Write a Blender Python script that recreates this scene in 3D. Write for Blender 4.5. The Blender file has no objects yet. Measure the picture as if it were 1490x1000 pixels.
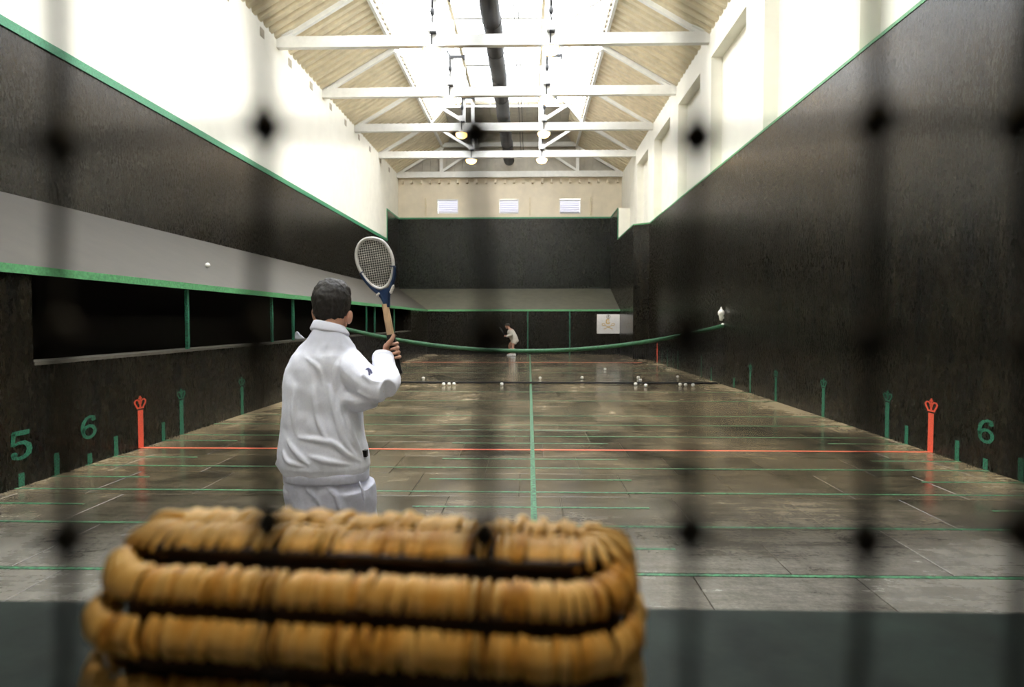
import bpy, bmesh, math, random
import numpy as np
from mathutils import Vector, Matrix
from mathutils.bvhtree import BVHTree
random.seed(7)
S = bpy.context.scene
COL = S.collection
# ------------------------------------------------------------------ camera
FPX, VX, VY, HC = 925.0, 770.0, 467.0, 1.59
YAW = math.atan((VX-745)/FPX); PIT = math.atan((500-VY)/FPX)
cam = bpy.data.cameras.new('camera'); camo = bpy.data.objects.new('camera', cam); COL.objects.link(camo)
camo.location = (0, 0, HC); camo.rotation_euler = (math.pi/2-PIT, 0, YAW)
cam.sensor_width = 36; cam.lens = FPX/1490*36; cam.clip_start = .01; cam.clip_end = 200
cam.dof.use_dof = True; cam.dof.focus_distance = 4.6; cam.dof.aperture_fstop = 2.9
S.camera = camo
# ------------------------------------------------------------------ sky and exposure
w = bpy.data.worlds.new('sky'); S.world = w; w.use_nodes = True
bg = w.node_tree.nodes['Background']; bg.inputs[0].default_value = (.95, .975, 1, 1); bg.inputs[1].default_value = 8.2
vs = S.view_settings; vs.view_transform = 'Standard'; vs.look = 'None'; vs.gamma = 1; vs.use_curve_mapping = False
vs.exposure = .40
# ------------------------------------------------------------------ measured place (metres; camera at y = 0)
XL, XW, XR, XT = -4.87, -6.97, 4.87, 4.30      # gallery wall, outer left wall, main wall, tambour
XC = (XW+XR)/2
DS, DG, DE = .95, 30.3, 33.9                    # ledge wall, grille wall, end wall
ZP0, ZP1, ZL, ZE, ZB = 2.08, 3.28, 5.55, 7.05, 9.27
NETD = 16.05
cf = Vector((-math.sin(YAW)*math.cos(PIT), math.cos(YAW)*math.cos(PIT), -math.sin(PIT)))
cr = Vector((math.cos(YAW), math.sin(YAW), 0)); cu = cr.cross(cf)
def at(px, py, D):
    d = cf*FPX+cr*(px-745)-cu*(py-500); d = d/d.y
    return Vector((d.x*D, D, HC+d.z*D))
def onx(px, py, X):
    d = cf*FPX+cr*(px-745)-cu*(py-500); return X/d.x*d.y, HC+d.z*X/d.x
# ------------------------------------------------------------------ materials
def nt(name):
    m = bpy.data.materials.new(name); m.use_nodes = True
    return m, m.node_tree.nodes, m.node_tree.links, m.node_tree.nodes['Principled BSDF']
def coords(N, L, scale, src='Position'):
    mp = N.new('ShaderNodeMapping'); mp.inputs['Scale'].default_value = scale
    if src == 'Position': g = N.new('ShaderNodeNewGeometry'); L.new(g.outputs['Position'], mp.inputs[0])
    else: g = N.new('ShaderNodeTexCoord'); L.new(g.outputs[src], mp.inputs[0])
    return mp.outputs[0]
def noise(N, L, vec, scale, detail=4, rough=.6, dist=0):
    n = N.new('ShaderNodeTexNoise'); n.inputs['Scale'].default_value = scale; n.inputs['Detail'].default_value = detail
    n.inputs['Roughness'].default_value = rough; n.inputs['Distortion'].default_value = dist
    L.new(vec, n.inputs['Vector']); return n.outputs['Fac']
def ramp(N, L, fac, stops):
    r = N.new('ShaderNodeValToRGB'); el = r.color_ramp.elements
    while len(el) < len(stops): el.new(.5)
    for e, (p, c) in zip(el, stops):
        e.position = p; e.color = (*c, 1) if len(c) == 3 else c
    L.new(fac, r.inputs[0]); return r.outputs[0]
def g3(v): return (v, v, v)
def mixc(N, L, fac, a, b, mode='MIX'):
    m = N.new('ShaderNodeMix'); m.data_type = 'RGBA'; m.blend_type = mode
    for sock, val in ((m.inputs[0], fac), (m.inputs[6], a), (m.inputs[7], b)):
        if hasattr(val, 'is_linked'): L.new(val, sock)
        elif isinstance(val, tuple): sock.default_value = (*val, 1)
        else: sock.default_value = val
    return m.outputs[2]
def bump(N, L, P, h, strength=.2, dist=.01):
    b = N.new('ShaderNodeBump'); b.inputs['Strength'].default_value = strength; b.inputs['Distance'].default_value = dist
    L.new(h, b.inputs['Height']); L.new(b.outputs[0], P.inputs['Normal'])
def paint(name, c, rough=.55, var=.12, scale=6, spec=.5, bmp=.08, src='Position', sc=(1, 1, 1)):
    m, N, L, P = nt(name)
    v = coords(N, L, sc, src); n = noise(N, L, v, scale, 5)
    lo = tuple(x*(1-var*2) for x in c); hi = tuple(min(1, x*(1+var)) for x in c)
    L.new(ramp(N, L, n, [(.3, lo), (.7, hi)]), P.inputs['Base Color'])
    P.inputs['Roughness'].default_value = rough; P.inputs['Specular IOR Level'].default_value = spec
    if bmp: bump(N, L, P, noise(N, L, v, scale*9, 3), bmp, .004)
    return m
def m_darkwall(name, tint=(1, 1, 1), sheen=1):
    m, N, L, P = nt(name)
    st = noise(N, L, coords(N, L, (1, 1, .16)), 5.5, 8, .72)
    bl = noise(N, L, coords(N, L, (1, 1, .6)), .7, 5, .6)
    sp = noise(N, L, coords(N, L, (1, 1, .45)), 24, 5, .8)
    t = lambda r, g, b_: (r*tint[0], g*tint[1], b_*tint[2])
    c1 = ramp(N, L, st, [(.36, t(.0020, .0023, .0028)), (.72, t(.017, .0132, .007))])
    c2 = ramp(N, L, sp, [(.54, (0, 0, 0)), (.78, t(.048, .038, .020))])
    k = ramp(N, L, bl, [(.35, g3(.2)), (.65, g3(1))])
    c3 = mixc(N, L, k, (0, 0, 0), c2)
    L.new(mixc(N, L, 1., c1, c3, 'ADD'), P.inputs['Base Color'])
    L.new(ramp(N, L, sp, [(.35, g3(.20)), (.7, g3(.36))]), P.inputs['Roughness'])
    P.inputs['Specular IOR Level'].default_value = .34*sheen
    bump(N, L, P, sp, .10, .003)
    return m
def m_floor():
    m, N, L, P = nt('worn_stone')
    g = N.new('ShaderNodeNewGeometry'); sx = N.new('ShaderNodeSeparateXYZ'); L.new(g.outputs['Position'], sx.inputs[0])
    big = noise(N, L, coords(N, L, (.55, .34, 1)), 1.15, 6, .62, .6)
    mid = noise(N, L, coords(N, L, (1, .8, 1)), 3.2, 6, .7)
    fin = noise(N, L, coords(N, L, (1, 1, 1)), 30, 5, .75)
    oi = N.new('ShaderNodeObjectInfo')
    # dust gathers along both side walls and near the ledge; the middle is polished dark by play
    ab = N.new('ShaderNodeMath'); ab.operation = 'ABSOLUTE'; L.new(sx.outputs[0], ab.inputs[0])
    edge = N.new('ShaderNodeMapRange'); edge.interpolation_type = 'SMOOTHSTEP'
    for i, v in ((1, 3.9), (2, 4.86), (3, 0), (4, .12)): edge.inputs[i].default_value = v
    L.new(ab.outputs[0], edge.inputs[0])
    near = N.new('ShaderNodeMapRange'); near.interpolation_type = 'SMOOTHSTEP'
    for i, v in ((1, 5.6), (2, 4.2), (3, 0), (4, .13)): near.inputs[i].default_value = v
    L.new(sx.outputs[1], near.inputs[0])
    def add(a, b):
        n = N.new('ShaderNodeMath'); n.operation = 'ADD'; L.new(a, n.inputs[0])
        if hasattr(b, 'is_linked'): L.new(b, n.inputs[1])
        else: n.inputs[1].default_value = b
        return n.outputs[0]
    def mul(a, k):
        n = N.new('ShaderNodeMath'); n.operation = 'MULTIPLY'; L.new(a, n.inputs[0]); n.inputs[1].default_value = k; return n.outputs[0]
    str_ = noise(N, L, coords(N, L, (.5, 2.6, 1)), 2.2, 7, .75)
    f = add(add(add(mul(big, .46), mul(mid, .20)), mul(str_, .34)), add(edge.outputs[0], near.outputs[0]))
    mid_refl = N.new('ShaderNodeMapRange'); mid_refl.interpolation_type = 'SMOOTHSTEP'  # dust cover raised farther off, painting in the tan reflection of the end wall
    for i, v in ((1, 7.6), (2, 10.5), (3, -.03), (4, .03)): mid_refl.inputs[i].default_value = v
    L.new(sx.outputs[1], mid_refl.inputs[0]); f = add(f, mid_refl.outputs[0])
    f = add(f, mul(oi.outputs['Random'], .05)); f = add(f, -.035)
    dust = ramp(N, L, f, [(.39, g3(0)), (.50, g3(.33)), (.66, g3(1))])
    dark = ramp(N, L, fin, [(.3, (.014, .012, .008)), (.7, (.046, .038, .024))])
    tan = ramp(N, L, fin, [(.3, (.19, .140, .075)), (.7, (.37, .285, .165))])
    grey = ramp(N, L, fin, [(.3, (.15, .138, .116)), (.7, (.25, .232, .198))])
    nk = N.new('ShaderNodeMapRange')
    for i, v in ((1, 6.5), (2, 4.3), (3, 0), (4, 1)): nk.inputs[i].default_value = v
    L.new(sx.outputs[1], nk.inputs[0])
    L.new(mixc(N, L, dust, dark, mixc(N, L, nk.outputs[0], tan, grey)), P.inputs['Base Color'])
    L.new(ramp(N, L, f, [(.42, g3(.13)), (.55, g3(.22)), (.7, g3(.36))]), P.inputs['Roughness'])
    P.inputs['Specular IOR Level'].default_value = .5
    bump(N, L, P, fin, .16, .004)
    return m
M = {}
M['white_wall'] = paint('cream_white_wall', (.87, .84, .74), .7, .03, 2)
M['tan_wall'] = paint('pale_tan_wall', (.80, .71, .56), .7, .04, 2)
M['steel'] = paint('white_painted_steel', (.84, .83, .79), .45, .04, 5)
M['board'] = paint('cream_roof_board', (.74, .64, .45), .6, .08, 3)
M['gable'] = paint('grey_tan_board', (.55, .51, .43), .6, .1, 2)
M['dark'] = m_darkwall('black_brown_wall_paint')
M['darkgreen'] = m_darkwall('green_black_wall_paint', (.75, 1.15, 1.1), .9)
M['pent'] = paint('grey_penthouse_paint', (.050, .043, .033), .5, .10, 3)
M['pentfar'] = paint('grey_green_penthouse_paint', (.105, .100, .072), .5, .12, 3)
M['green'] = paint('green_trim_paint', (.055, .30, .15), .45, .18, 30)
M['lightgreen'] = paint('light_green_trim_paint', (.11, .36, .15), .45, .2, 30)
M['line'] = paint('worn_green_line', (.045, .175, .078), .6, .5, 30)
M['redline'] = paint('worn_red_line', (.75, .13, .06), .5, .2, 40)
M['wgreen'] = paint('green_wall_mark', (.026, .18, .10), .5, .5, 60)
M['wred'] = paint('red_wall_mark', (.78, .10, .05), .5, .15, 60)
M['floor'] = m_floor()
M['mortar'] = paint('dusty_mortar', (.15, .125, .085), .8, .4, 5)
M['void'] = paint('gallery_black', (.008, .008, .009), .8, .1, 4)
M['sillgreen'] = paint('dark_green_ledge', (.014, .022, .018), .6, .3, 9, .12)
M['stone'] = paint('pale_ledge', (.10, .09, .07), .5, .2, 9)
M['duct'] = paint('black_duct_fabric', (.012, .012, .014), .6, .2, 8)
M['black'] = paint('black_metal', (.015, .015, .017), .45, .1, 20)
M['netcord'] = paint('green_net_cord', (.035, .15, .06), .6, .25, 20)
M['netblack'] = paint('black_twine', (.012, .012, .014), .8, .2, 90)
M['string'] = paint('dark_net_twine', (.010, .012, .018), .85, .2, 300)
M['ball'] = paint('white_felt', (.88, .86, .80), .85, .04, 60)
M['porcelain'] = paint('white_enamel', (.88, .84, .76), .3, .03, 30)
M['fleece'] = paint('white_fleece', (.86, .875, 1.0), .95, .03, 120, .15, .25)
M['cotton'] = paint('white_cotton', (.66, .67, .80), .9, .05, 60, .2, .15)
M['cream_knit'] = paint('cream_knit', (.82, .76, .66), .9, .06, 30, .2)
M['skin'] = paint('skin', (.66, .36, .25), .5, .08, 30, .4, .05)
M['hair'] = paint('dark_brown_hair', (.018, .013, .010), .5, .4, 160, .4, .5)
M['sock'] = paint('white_sock', (.85, .85, .84), .9, .05, 90)
M['navy'] = paint('navy_lacquer', (.012, .035, .10), .3, .1, 40)
M['silver'] = paint('silver_lacquer', (.62, .60, .58), .35, .08, 60)
M['wood'] = paint('pale_ash_wood', (.70, .47, .28), .45, .12, 20, .5, .1, 'Object', (8, 8, 1))
M['grip'] = paint('black_grip', (.012, .012, .014), .55, .2, 90)
M['emblem'] = paint('pale_violet_print', (.30, .32, .62), .8, .1, 60)
M['gut'] = paint('white_gut', (.80, .77, .70), .5, .05, 90)
M['signwhite'] = paint('white_sign', (.88, .84, .80), .5, .03, 9)
M['gold'] = paint('gold_paint', (.72, .46, .13), .45, .1, 60)
M['signgrey'] = paint('grey_sign_paint', (.30, .27, .24), .5, .1, 60)
M['ventdark'] = paint('vent_shadow', (.42, .37, .29), .8, .1, 20)
def m_cane():
    m, N, L, P = nt('golden_cane')
    oi = N.new('ShaderNodeObjectInfo'); n = noise(N, L, coords(N, L, (1, 1, 1), 'Position'), 45, 4)
    a = N.new('ShaderNodeMath'); a.operation = 'MULTIPLY_ADD'; a.inputs[1].default_value = .55; L.new(oi.outputs['Random'], a.inputs[0]); L.new(n, a.inputs[2])
    L.new(ramp(N, L, a.outputs[0], [(.35, (.24, .09, .02)), (.60, (.78, .44, .10)), (.95, (.92, .64, .25))]), P.inputs['Base Color'])
    P.inputs['Roughness'].default_value = .4
    return m
M['cane'] = m_cane()
M['core'] = paint('dark_basket_core', (.035, .016, .008), .7, .3, 40)
def m_glass(name, refl=.05, tint=(.97, .985, 1)):
    m, N, L, P = nt(name); N.remove(P)
    t = N.new('ShaderNodeBsdfTransparent'); t.inputs[0].default_value = (*tint, 1)
    g = N.new('ShaderNodeBsdfGlossy'); g.inputs['Roughness'].default_value = .08
    x = N.new('ShaderNodeMixShader'); x.inputs[0].default_value = refl
    L.new(t.outputs[0], x.inputs[1]); L.new(g.outputs[0], x.inputs[2]); L.new(x.outputs[0], N['Material Output'].inputs[0])
    return m
M['glass'] = m_glass('roof_glass')
def m_louvre():
    m, N, L, P = nt('milky_louvre_glass'); N.remove(P)
    t = N.new('ShaderNodeBsdfTranslucent'); t.inputs[0].default_value = (.5, .5, .56, 1)
    g = N.new('ShaderNodeBsdfDiffuse'); g.inputs[0].default_value = (.64, .64, .70, 1)
    x = N.new('ShaderNodeMixShader'); x.inputs[0].default_value = .80
    L.new(t.outputs[0], x.inputs[1]); L.new(g.outputs[0], x.inputs[2]); L.new(x.outputs[0], N['Material Output'].inputs[0])
    return m
M['louvre'] = m_louvre()
def m_emit(name, c, s):
    m, N, L, P = nt(name); P.inputs['Emission Color'].default_value = (*c, 1); P.inputs['Emission Strength'].default_value = s
    P.inputs['Base Color'].default_value = (*c, 1); return m
M['lamp'] = m_emit('lamp_glow', (1, .62, .20), 14)
M['bulb'] = m_emit('bulb_glow', (1, .76, .42), 92)
# ------------------------------------------------------------------ builders
class MB:
    def __init__(s): s.v = []; s.f = []; s.sm = []
    def add(s, vs, fs, smooth=False):
        o = len(s.v); s.v += [tuple(v) for v in vs]
        for f in fs: s.f.append(tuple(i+o for i in f)); s.sm.append(smooth)
        return s
    def box(s, x0, x1, y0, y1, z0, z1):
        x0, x1 = min(x0, x1), max(x0, x1); y0, y1 = min(y0, y1), max(y0, y1); z0, z1 = min(z0, z1), max(z0, z1)
        return s.add([(x0, y0, z0), (x1, y0, z0), (x1, y1, z0), (x0, y1, z0), (x0, y0, z1), (x1, y0, z1), (x1, y1, z1), (x0, y1, z1)],
            [(0, 3, 2, 1), (4, 5, 6, 7), (0, 1, 5, 4), (1, 2, 6, 5), (2, 3, 7, 6), (3, 0, 4, 7)])
    def cbox(s, x0, x1, y0, y1, z0, z1, c):      # box with chamfered upper edges
        b = [(x0, y0), (x1, y0), (x1, y1), (x0, y1)]; t = [(x0+c, y0+c), (x1-c, y0+c), (x1-c, y1-c), (x0+c, y1-c)]
        v = [(*p, z0) for p in b]+[(*p, z1-c) for p in b]+[(*p, z1) for p in t]
        f = [(0, 3, 2, 1), (8, 9, 10, 11)]
        for k in (0, 4):
            for i in range(4): j = (i+1) % 4; f.append((k+i, k+j, k+4+j, k+4+i))
        return s.add(v, f)
    def bar(s, a, b, w, h, up=(0, 0, 1)):         # rectangular bar from a to b
        a, b = Vector(a), Vector(b); d = (b-a).normalized(); u = Vector(up)
        if abs(d.dot(u)) > .99: u = Vector((0, 1, 0))
        r = d.cross(u).normalized(); u = r.cross(d).normalized(); v = []
        for p in (a, b):
            for i, j in ((-1, -1), (1, -1), (1, 1), (-1, 1)): v.append(p+r*(i*w/2)+u*(j*h/2))
        return s.add(v, [(3, 2, 1, 0), (4, 5, 6, 7), (0, 1, 5, 4), (1, 2, 6, 5), (2, 3, 7, 6), (3, 0, 4, 7)])
    def prism(s, pts, d):                         # planar polygon extruded by vector d
        n = len(pts); d = Vector(d); a = [Vector(p) for p in pts]; v = a+[p+d for p in a]
        f = [tuple(range(n-1, -1, -1)), tuple(range(n, 2*n))]
        for i in range(n): j = (i+1) % n; f.append((i, j, n+j, n+i))
        return s.add(v, f)
    def tube(s, pts, rad, n=10, up=None, closed=False, cap=True):
        """pts: path, rad: radius or list of r / (ra, rb); ra lies along 'up'-cross direction"""
        P = [Vector(p) for p in pts]; m = len(P); rings = []
        R = rad if isinstance(rad, list) else [rad]*m
        nrm = Vector(up) if up else None
        for i in range(m):
            if closed: t = (P[(i+1) % m]-P[i-1]).normalized()
            else: t = (P[min(i+1, m-1)]-P[max(i-1, 0)]).normalized()
            if nrm is None: nrm = t.orthogonal()
            base = Vector(up) if up else nrm
            nn = base-t*base.dot(t)
            if nn.length < 1e-4: nn = nrm-t*nrm.dot(t)
            nrm = nn.normalized(); bi = t.cross(nrm)
            ra, rb = R[i] if isinstance(R[i], tuple) else (R[i], R[i])
            rings.append([P[i]+bi*(ra*math.cos(2*math.pi*k/n))+nrm*(rb*math.sin(2*math.pi*k/n)) for k in range(n)])
        v = [p for r in rings for p in r]; f = []
        for i in range(m if closed else m-1):
            j = (i+1) % m
            for k in range(n): l = (k+1) % n; f.append((i*n+k, i*n+l, j*n+l, j*n+k))
        if not closed and cap: f += [tuple(range(n-1, -1, -1)), tuple((m-1)*n+k for k in range(n))]
        return s.add(v, f, True)
    def loft(s, rings, smooth=True):
        n = len(rings[0]); v = [p for r in rings for p in r]; f = []
        for i in range(len(rings)-1):
            for k in range(n): l = (k+1) % n; f.append((i*n+k, i*n+l, (i+1)*n+l, (i+1)*n+k))
        m = len(rings); f += [tuple(range(n-1, -1, -1)), tuple((m-1)*n+k for k in range(n))]
        return s.add(v, f, smooth)
    def ball(s, c, r, n=12, m=8, rot=None):
        r = r if isinstance(r, tuple) else (r, r, r); c = Vector(c); v = []; f = []
        for i in range(m+1):
            th = math.pi*i/m
            for k in range(n):
                ph = 2*math.pi*k/n
                q = Vector((r[0]*math.sin(th)*math.cos(ph), r[1]*math.sin(th)*math.sin(ph), r[2]*math.cos(th)))
                if rot is not None: q = rot @ q
                v.append(c+q)
        for i in range(m):
            for k in range(n):
                l = (k+1) % n; q = (i*n+k, (i+1)*n+k, (i+1)*n+l, i*n+l)
                f.append(q)
        s.add(v, f, True); return s
    def lathe(s, c, prof, n=16):
        c = Vector(c); rings = [[c+Vector((max(r, 1e-4)*math.cos(2*math.pi*k/n), max(r, 1e-4)*math.sin(2*math.pi*k/n), z)) for k in range(n)] for r, z in prof]
        return s.loft(rings)
    def ribbon(s, pts, wd, ux, uy, o, th, closed=False):   # flat stroke in the plane (o; ux, uy), raised along their normal
        ux, uy, o = Vector(ux), Vector(uy), Vector(o); nn = ux.cross(uy).normalized()*th
        m = len(pts); W = wd if isinstance(wd, list) else [wd]*m; A = []; B = []
        for i in range(m):
            p0 = pts[i-1] if (closed or i > 0) else pts[i]; p1 = pts[(i+1) % m] if (closed or i < m-1) else pts[i]
            dx, dy = p1[0]-p0[0], p1[1]-p0[1]; l = math.hypot(dx, dy) or 1; px, py = -dy/l*W[i]/2, dx/l*W[i]/2
            A.append((pts[i][0]+px, pts[i][1]+py)); B.append((pts[i][0]-px, pts[i][1]-py))
        P3 = lambda q, k: o+ux*q[0]+uy*q[1]+nn*k
        v = [P3(q, 1) for q in A]+[P3(q, 1) for q in B]+[P3(q, 0) for q in A]+[P3(q, 0) for q in B]; f = []
        for i in range(m if closed else m-1):
            j = (i+1) % m
            f += [(i, m+i, m+j, j), (2*m+i, i, j, 2*m+j), (m+i, 3*m+i, 3*m+j, m+j)]
        if not closed: f += [(0, 2*m, 3*m, m), (m-1, 2*m-1, 4*m-1, 3*m-1)]
        return s.add(v, f)
    def mesh(s, name, off=(0, 0, 0), fix=True):
        me = bpy.data.meshes.new(name); o = Vector(off)
        me.from_pydata([Vector(v)-o for v in s.v], [], s.f)
        me.polygons.foreach_set('use_smooth', s.sm); me.update()
        if fix:
            bm = bmesh.new(); bm.from_mesh(me); bmesh.ops.recalc_face_normals(bm, faces=bm.faces); bm.to_mesh(me); bm.free()
        return me
    def build(s, name, mat, parent=None, kind=None, label=None, cat=None, group=None, origin=None):
        if parent is not None: off = wloc(parent)
        elif origin is not None: off = Vector(origin)
        else: off = Vector((0, 0, 0))
        me = s.mesh(name, off); me.materials.append(M[mat])
        return link(name, me, parent, kind, label, cat, group, None if parent is not None else off)
def wloc(o):
    v = Vector(o.location)
    while o.parent: o = o.parent; v += Vector(o.location)
    return v
def link(name, data, parent=None, kind=None, label=None, cat=None, group=None, loc=None):
    o = bpy.data.objects.new(name, data); COL.objects.link(o)
    if parent is not None: o.parent = parent
    if loc is not None: o.location = loc
    if kind: o['kind'] = kind
    if label: o['label'] = label
    if cat: o['category'] = cat
    if group: o['group'] = group
    return o
def thing(name, label, cat, loc=(0, 0, 0), group=None): return link(name, None, None, None, label, cat, group, Vector(loc))
def remesh(mb, name, mat, parent, voxel, smooth=6, disp=None, label=None, factor=.5):
    me = mb.mesh(name+'_raw'); t = bpy.data.objects.new('tmp', me); COL.objects.link(t)
    r = t.modifiers.new('r', 'REMESH'); r.mode = 'VOXEL'; r.voxel_size = voxel; r.use_smooth_shade = True
    if smooth: k = t.modifiers.new('s', 'SMOOTH'); k.iterations = smooth; k.factor = factor
    dg = bpy.context.evaluated_depsgraph_get(); out = bpy.data.meshes.new_from_object(t.evaluated_get(dg))
    bpy.data.objects.remove(t); bpy.data.meshes.remove(me)
    if disp: disp(out)
    off = wloc(parent) if parent is not None else Vector((0, 0, 0))
    out.transform(Matrix.Translation(-off)); out.name = name
    out.materials.clear(); out.materials.append(M[mat])
    out.polygons.foreach_set('use_smooth', [True]*len(out.polygons))
    return link(name, out, parent, label=label)
def arc(cx, cy, rx, ry, a0, a1, n=10):
    return [(cx+rx*math.cos(math.radians(a0+(a1-a0)*i/n)), cy+ry*math.sin(math.radians(a0+(a1-a0)*i/n))) for i in range(n+1)]
def smoothpath(pts, k=4):
    P = [Vector(p) for p in pts]; out = []
    for i in range(len(P)-1):
        p0, p1, p2, p3 = P[max(i-1, 0)], P[i], P[i+1], P[min(i+2, len(P)-1)]
        for j in range(k):
            t = j/k; out.append(.5*((2*p1)+(p2-p0)*t+(2*p0-5*p1+4*p2-p3)*t*t+(3*p1-p0-3*p2+p3)*t**3))
    out.append(P[-1]); return out
# =================================================================== THE SETTING
# ---- floor: stone slabs laid in staggered rows over a mortar bed
floor = MB().box(XW-.3, XR+.4, -1.6, DE+.2, -.30, -.012).build('floor', 'mortar', kind='structure', label='worn dark stone slab court floor', cat='floor')
ROW, WID, J = .86, 1.0, .004
slab_meshes = {}
def slab_mesh(w_, h_):
    k = (round(w_, 3), round(h_, 3))
    if k not in slab_meshes:
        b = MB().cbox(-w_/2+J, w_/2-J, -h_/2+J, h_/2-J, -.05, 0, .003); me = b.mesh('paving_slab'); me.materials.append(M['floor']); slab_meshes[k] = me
    return slab_meshes[k]
far_slabs = MB(); y = 3.98-ROW*4
rowi = 0
while y < DG+.1:
    y1 = min(y+ROW, DG+.06); off = (rowi*.37) % 1.0
    x = XL-off
    while x < XR:
        xa, xb = max(x, XL), min(x+WID, XR)
        if xb-xa > .06 and y1 > DS+.02:
            ya = max(y, DS+.0)
            dz = random.uniform(-.0015, .0015)
            if y < 15.9:
                o = link('paving_slab', slab_mesh(xb-xa, y1-ya), floor); o.location = ((xa+xb)/2, (ya+y1)/2, dz)
            else:
                far_slabs.cbox(xa+J, xb-J, y+J, y1-J, -.05, dz*.5, .003)
        x += WID
    y += ROW; rowi += 1
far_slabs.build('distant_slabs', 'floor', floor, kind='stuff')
# painted lines on the floor
def fline(x0, x1, yc, wd, mat, name='painted_line'):
    MB().box(x0, x1, yc-wd/2, yc+wd/2, -.002, .0026).build(name, mat, floor)
fline(XL, XR, 7.79, .05, 'redline')
for yc in (3.95, 4.88, 5.85, 6.82, 8.70, 9.65, 10.6): fline(XL, XR, yc, .034, 'line')
for yc in (3.43, 4.40, 5.37, 6.32, 7.26, 8.20, 9.2): fline(-1.0, 1.02, yc, .034, 'line')
for yc in (4.40, 5.37, 6.32, 7.26, 8.28):
    fline(XR-1.0, XR, yc, .034, 'line'); fline(XL, XL+1.0, yc, .034, 'line')
for yc in (12.6, 14.2, 18., 19.4, 21.4, 26.8): fline(XL, XR, yc, .034, 'line')
fline(XL, XT, 24.3, .05, 'redline')
MB().box(.015, .065, 3.0, DG, -.002, .0030).build('painted_line', 'line', floor)
# ---- main wall on the right
wr = MB().box(XR, XR+.45, -1.5, 26.07, -.05, ZL).build('wall_right', 'dark', kind='structure', label='tall glossy black main wall of the court', cat='wall')
MB().box(XR-.012, XR+.30, 1.0, 26.07, ZL-.028, ZL+.02).build('edge_strip', 'lightgreen', wr)
tam = MB()
tam.prism([(XR, 26.07, -.05), (XT, 26.5, -.05), (XT, DE, -.05), (XR+.45, DE, -.05), (XR+.45, 26.07, -.05)], (0, 0, ZL+.05))
tam.prism([(XT, 31.2, ZL), (XT, DE, ZL), (XR+.28, DE, ZL), (XR+.28, 31.2, ZL)], (0, 0, ZE-ZL))
tam = tam.build('wall_right_tambour', 'dark', kind='structure', label='black angled buttress wall narrowing the far corner', cat='wall')
MB().bar((XR-.01, 26.06, ZL), (XT-.01, 26.49, ZL), .04, .05).bar((XT-.005, 26.49, ZL), (XT-.005, 31.2, ZL), .03, .05).build('edge_strip', 'lightgreen', tam)
MB().bar((XT-.005, 31.2, ZE), (XT-.005, DE, ZE), .03, .06).bar((XT-.003, 31.19, ZL), (XT-.003, 31.19, ZE), .03, .03).build('edge_strip', 'green', tam)
wru = MB().box(XR+.30, XR+.45, -1.5, DE+.2, ZL, ZB+.25).build('wall_right_upper', 'white_wall', kind='structure', label='white upper wall with deep rectangular recesses', cat='wall')
bays = [(14.68-3.88*k, 17.43-3.88*k) for k in (3, 2, 1)]+[(14.68, 17.43), (18.53, 21.2), (22.42, 25.21), (26.5, 29.16)]
MB().box(XT+.03, XR+.3, 31.10, 31.19, ZL+.03, ZE).build('return_face', 'white_wall', wru)
prev = -1.5
for a, b in bays+[(DE+.2, DE+.2)]:
    MB().box(XR, XR+.30, prev, a, ZL+.02, ZB+.25).build('pilaster', 'white_wall', wru); prev = b
for a, b in bays: MB().box(XR, XR+.30, a, b, 8.66, ZB+.25).build('lintel', 'white_wall', wru)
# ---- left: outer wall above the penthouse
wl = MB().box(XW-.35, XW, -1.5, DE+.2, ZL, ZB+.25).build('wall_left', 'white_wall', kind='structure', label='plain white upper wall above black boarding', cat='wall')
for yv in (14.7, 16.66, 18.6, 20.4, 22.4, 24.2, 26.1, 27.9, 29.9, 31.7):
    MB().box(XW-.02, XW+.012, yv-.12, yv+.12, 8.98, 9.2).build('vent', 'ventdark', wl)
wld = MB().box(XW-.35, XW+.01, -1.5, 31.1, -.05, ZL).box(XW-.35, XW+.01, 31.1, DE, -.05, ZE)
wld = wld.build('wall_left_lower', 'dark', kind='structure', label='black painted wall band above the long sloping roof', cat='wall')
MB().box(XW, XW+.035, 1, 31.1, ZL-.07, ZL+.06).build('edge_strip', 'green', wld)
MB().box(XW, XW+.035, 31.1, DE, ZE-.04, ZE+.03).box(XW, XW+.035, 31.07, 31.11, ZL, ZE+.03).build('edge_strip', 'green', wld)
# gallery front wall with its long opening
gw = MB()
T = .30
gw.box(XL-T, XL, -1.5, DG+.4, -.05, 1.15)
MB().box(XL-T, XL, 1.0, 6.11, 1.15, ZP0-.02).build('wall_left_gallery_pier', 'dark', kind='structure', label='black wall pier before the gallery opening starts', cat='wall')
MB().box(XL-T, XL, 26.1, DG+.4, 1.15, ZP0-.02).build('wall_left_gallery_end', 'dark', kind='structure', label='black wall pier where the gallery opening ends', cat='wall')
gw = gw.build('wall_left_gallery', 'dark', kind='structure', label='black low wall with long gallery opening', cat='wall')
MB().box(XL-T, XL+.012, 6.11, 26.1, 1.15, 1.185).build('opening_ledge', 'stone', gw)
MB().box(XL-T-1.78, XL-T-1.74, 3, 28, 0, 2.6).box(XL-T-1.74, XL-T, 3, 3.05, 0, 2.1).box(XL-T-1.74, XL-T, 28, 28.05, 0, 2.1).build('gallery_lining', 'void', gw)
for yv in (9.0, 12.0, 13.1, 19.07, 20.1, 23.0):
    MB().box(XL-.06, XL-.015, yv-.022, yv+.022, 1.185, ZP0).build('gallery_post', 'wgreen', gw)
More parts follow.
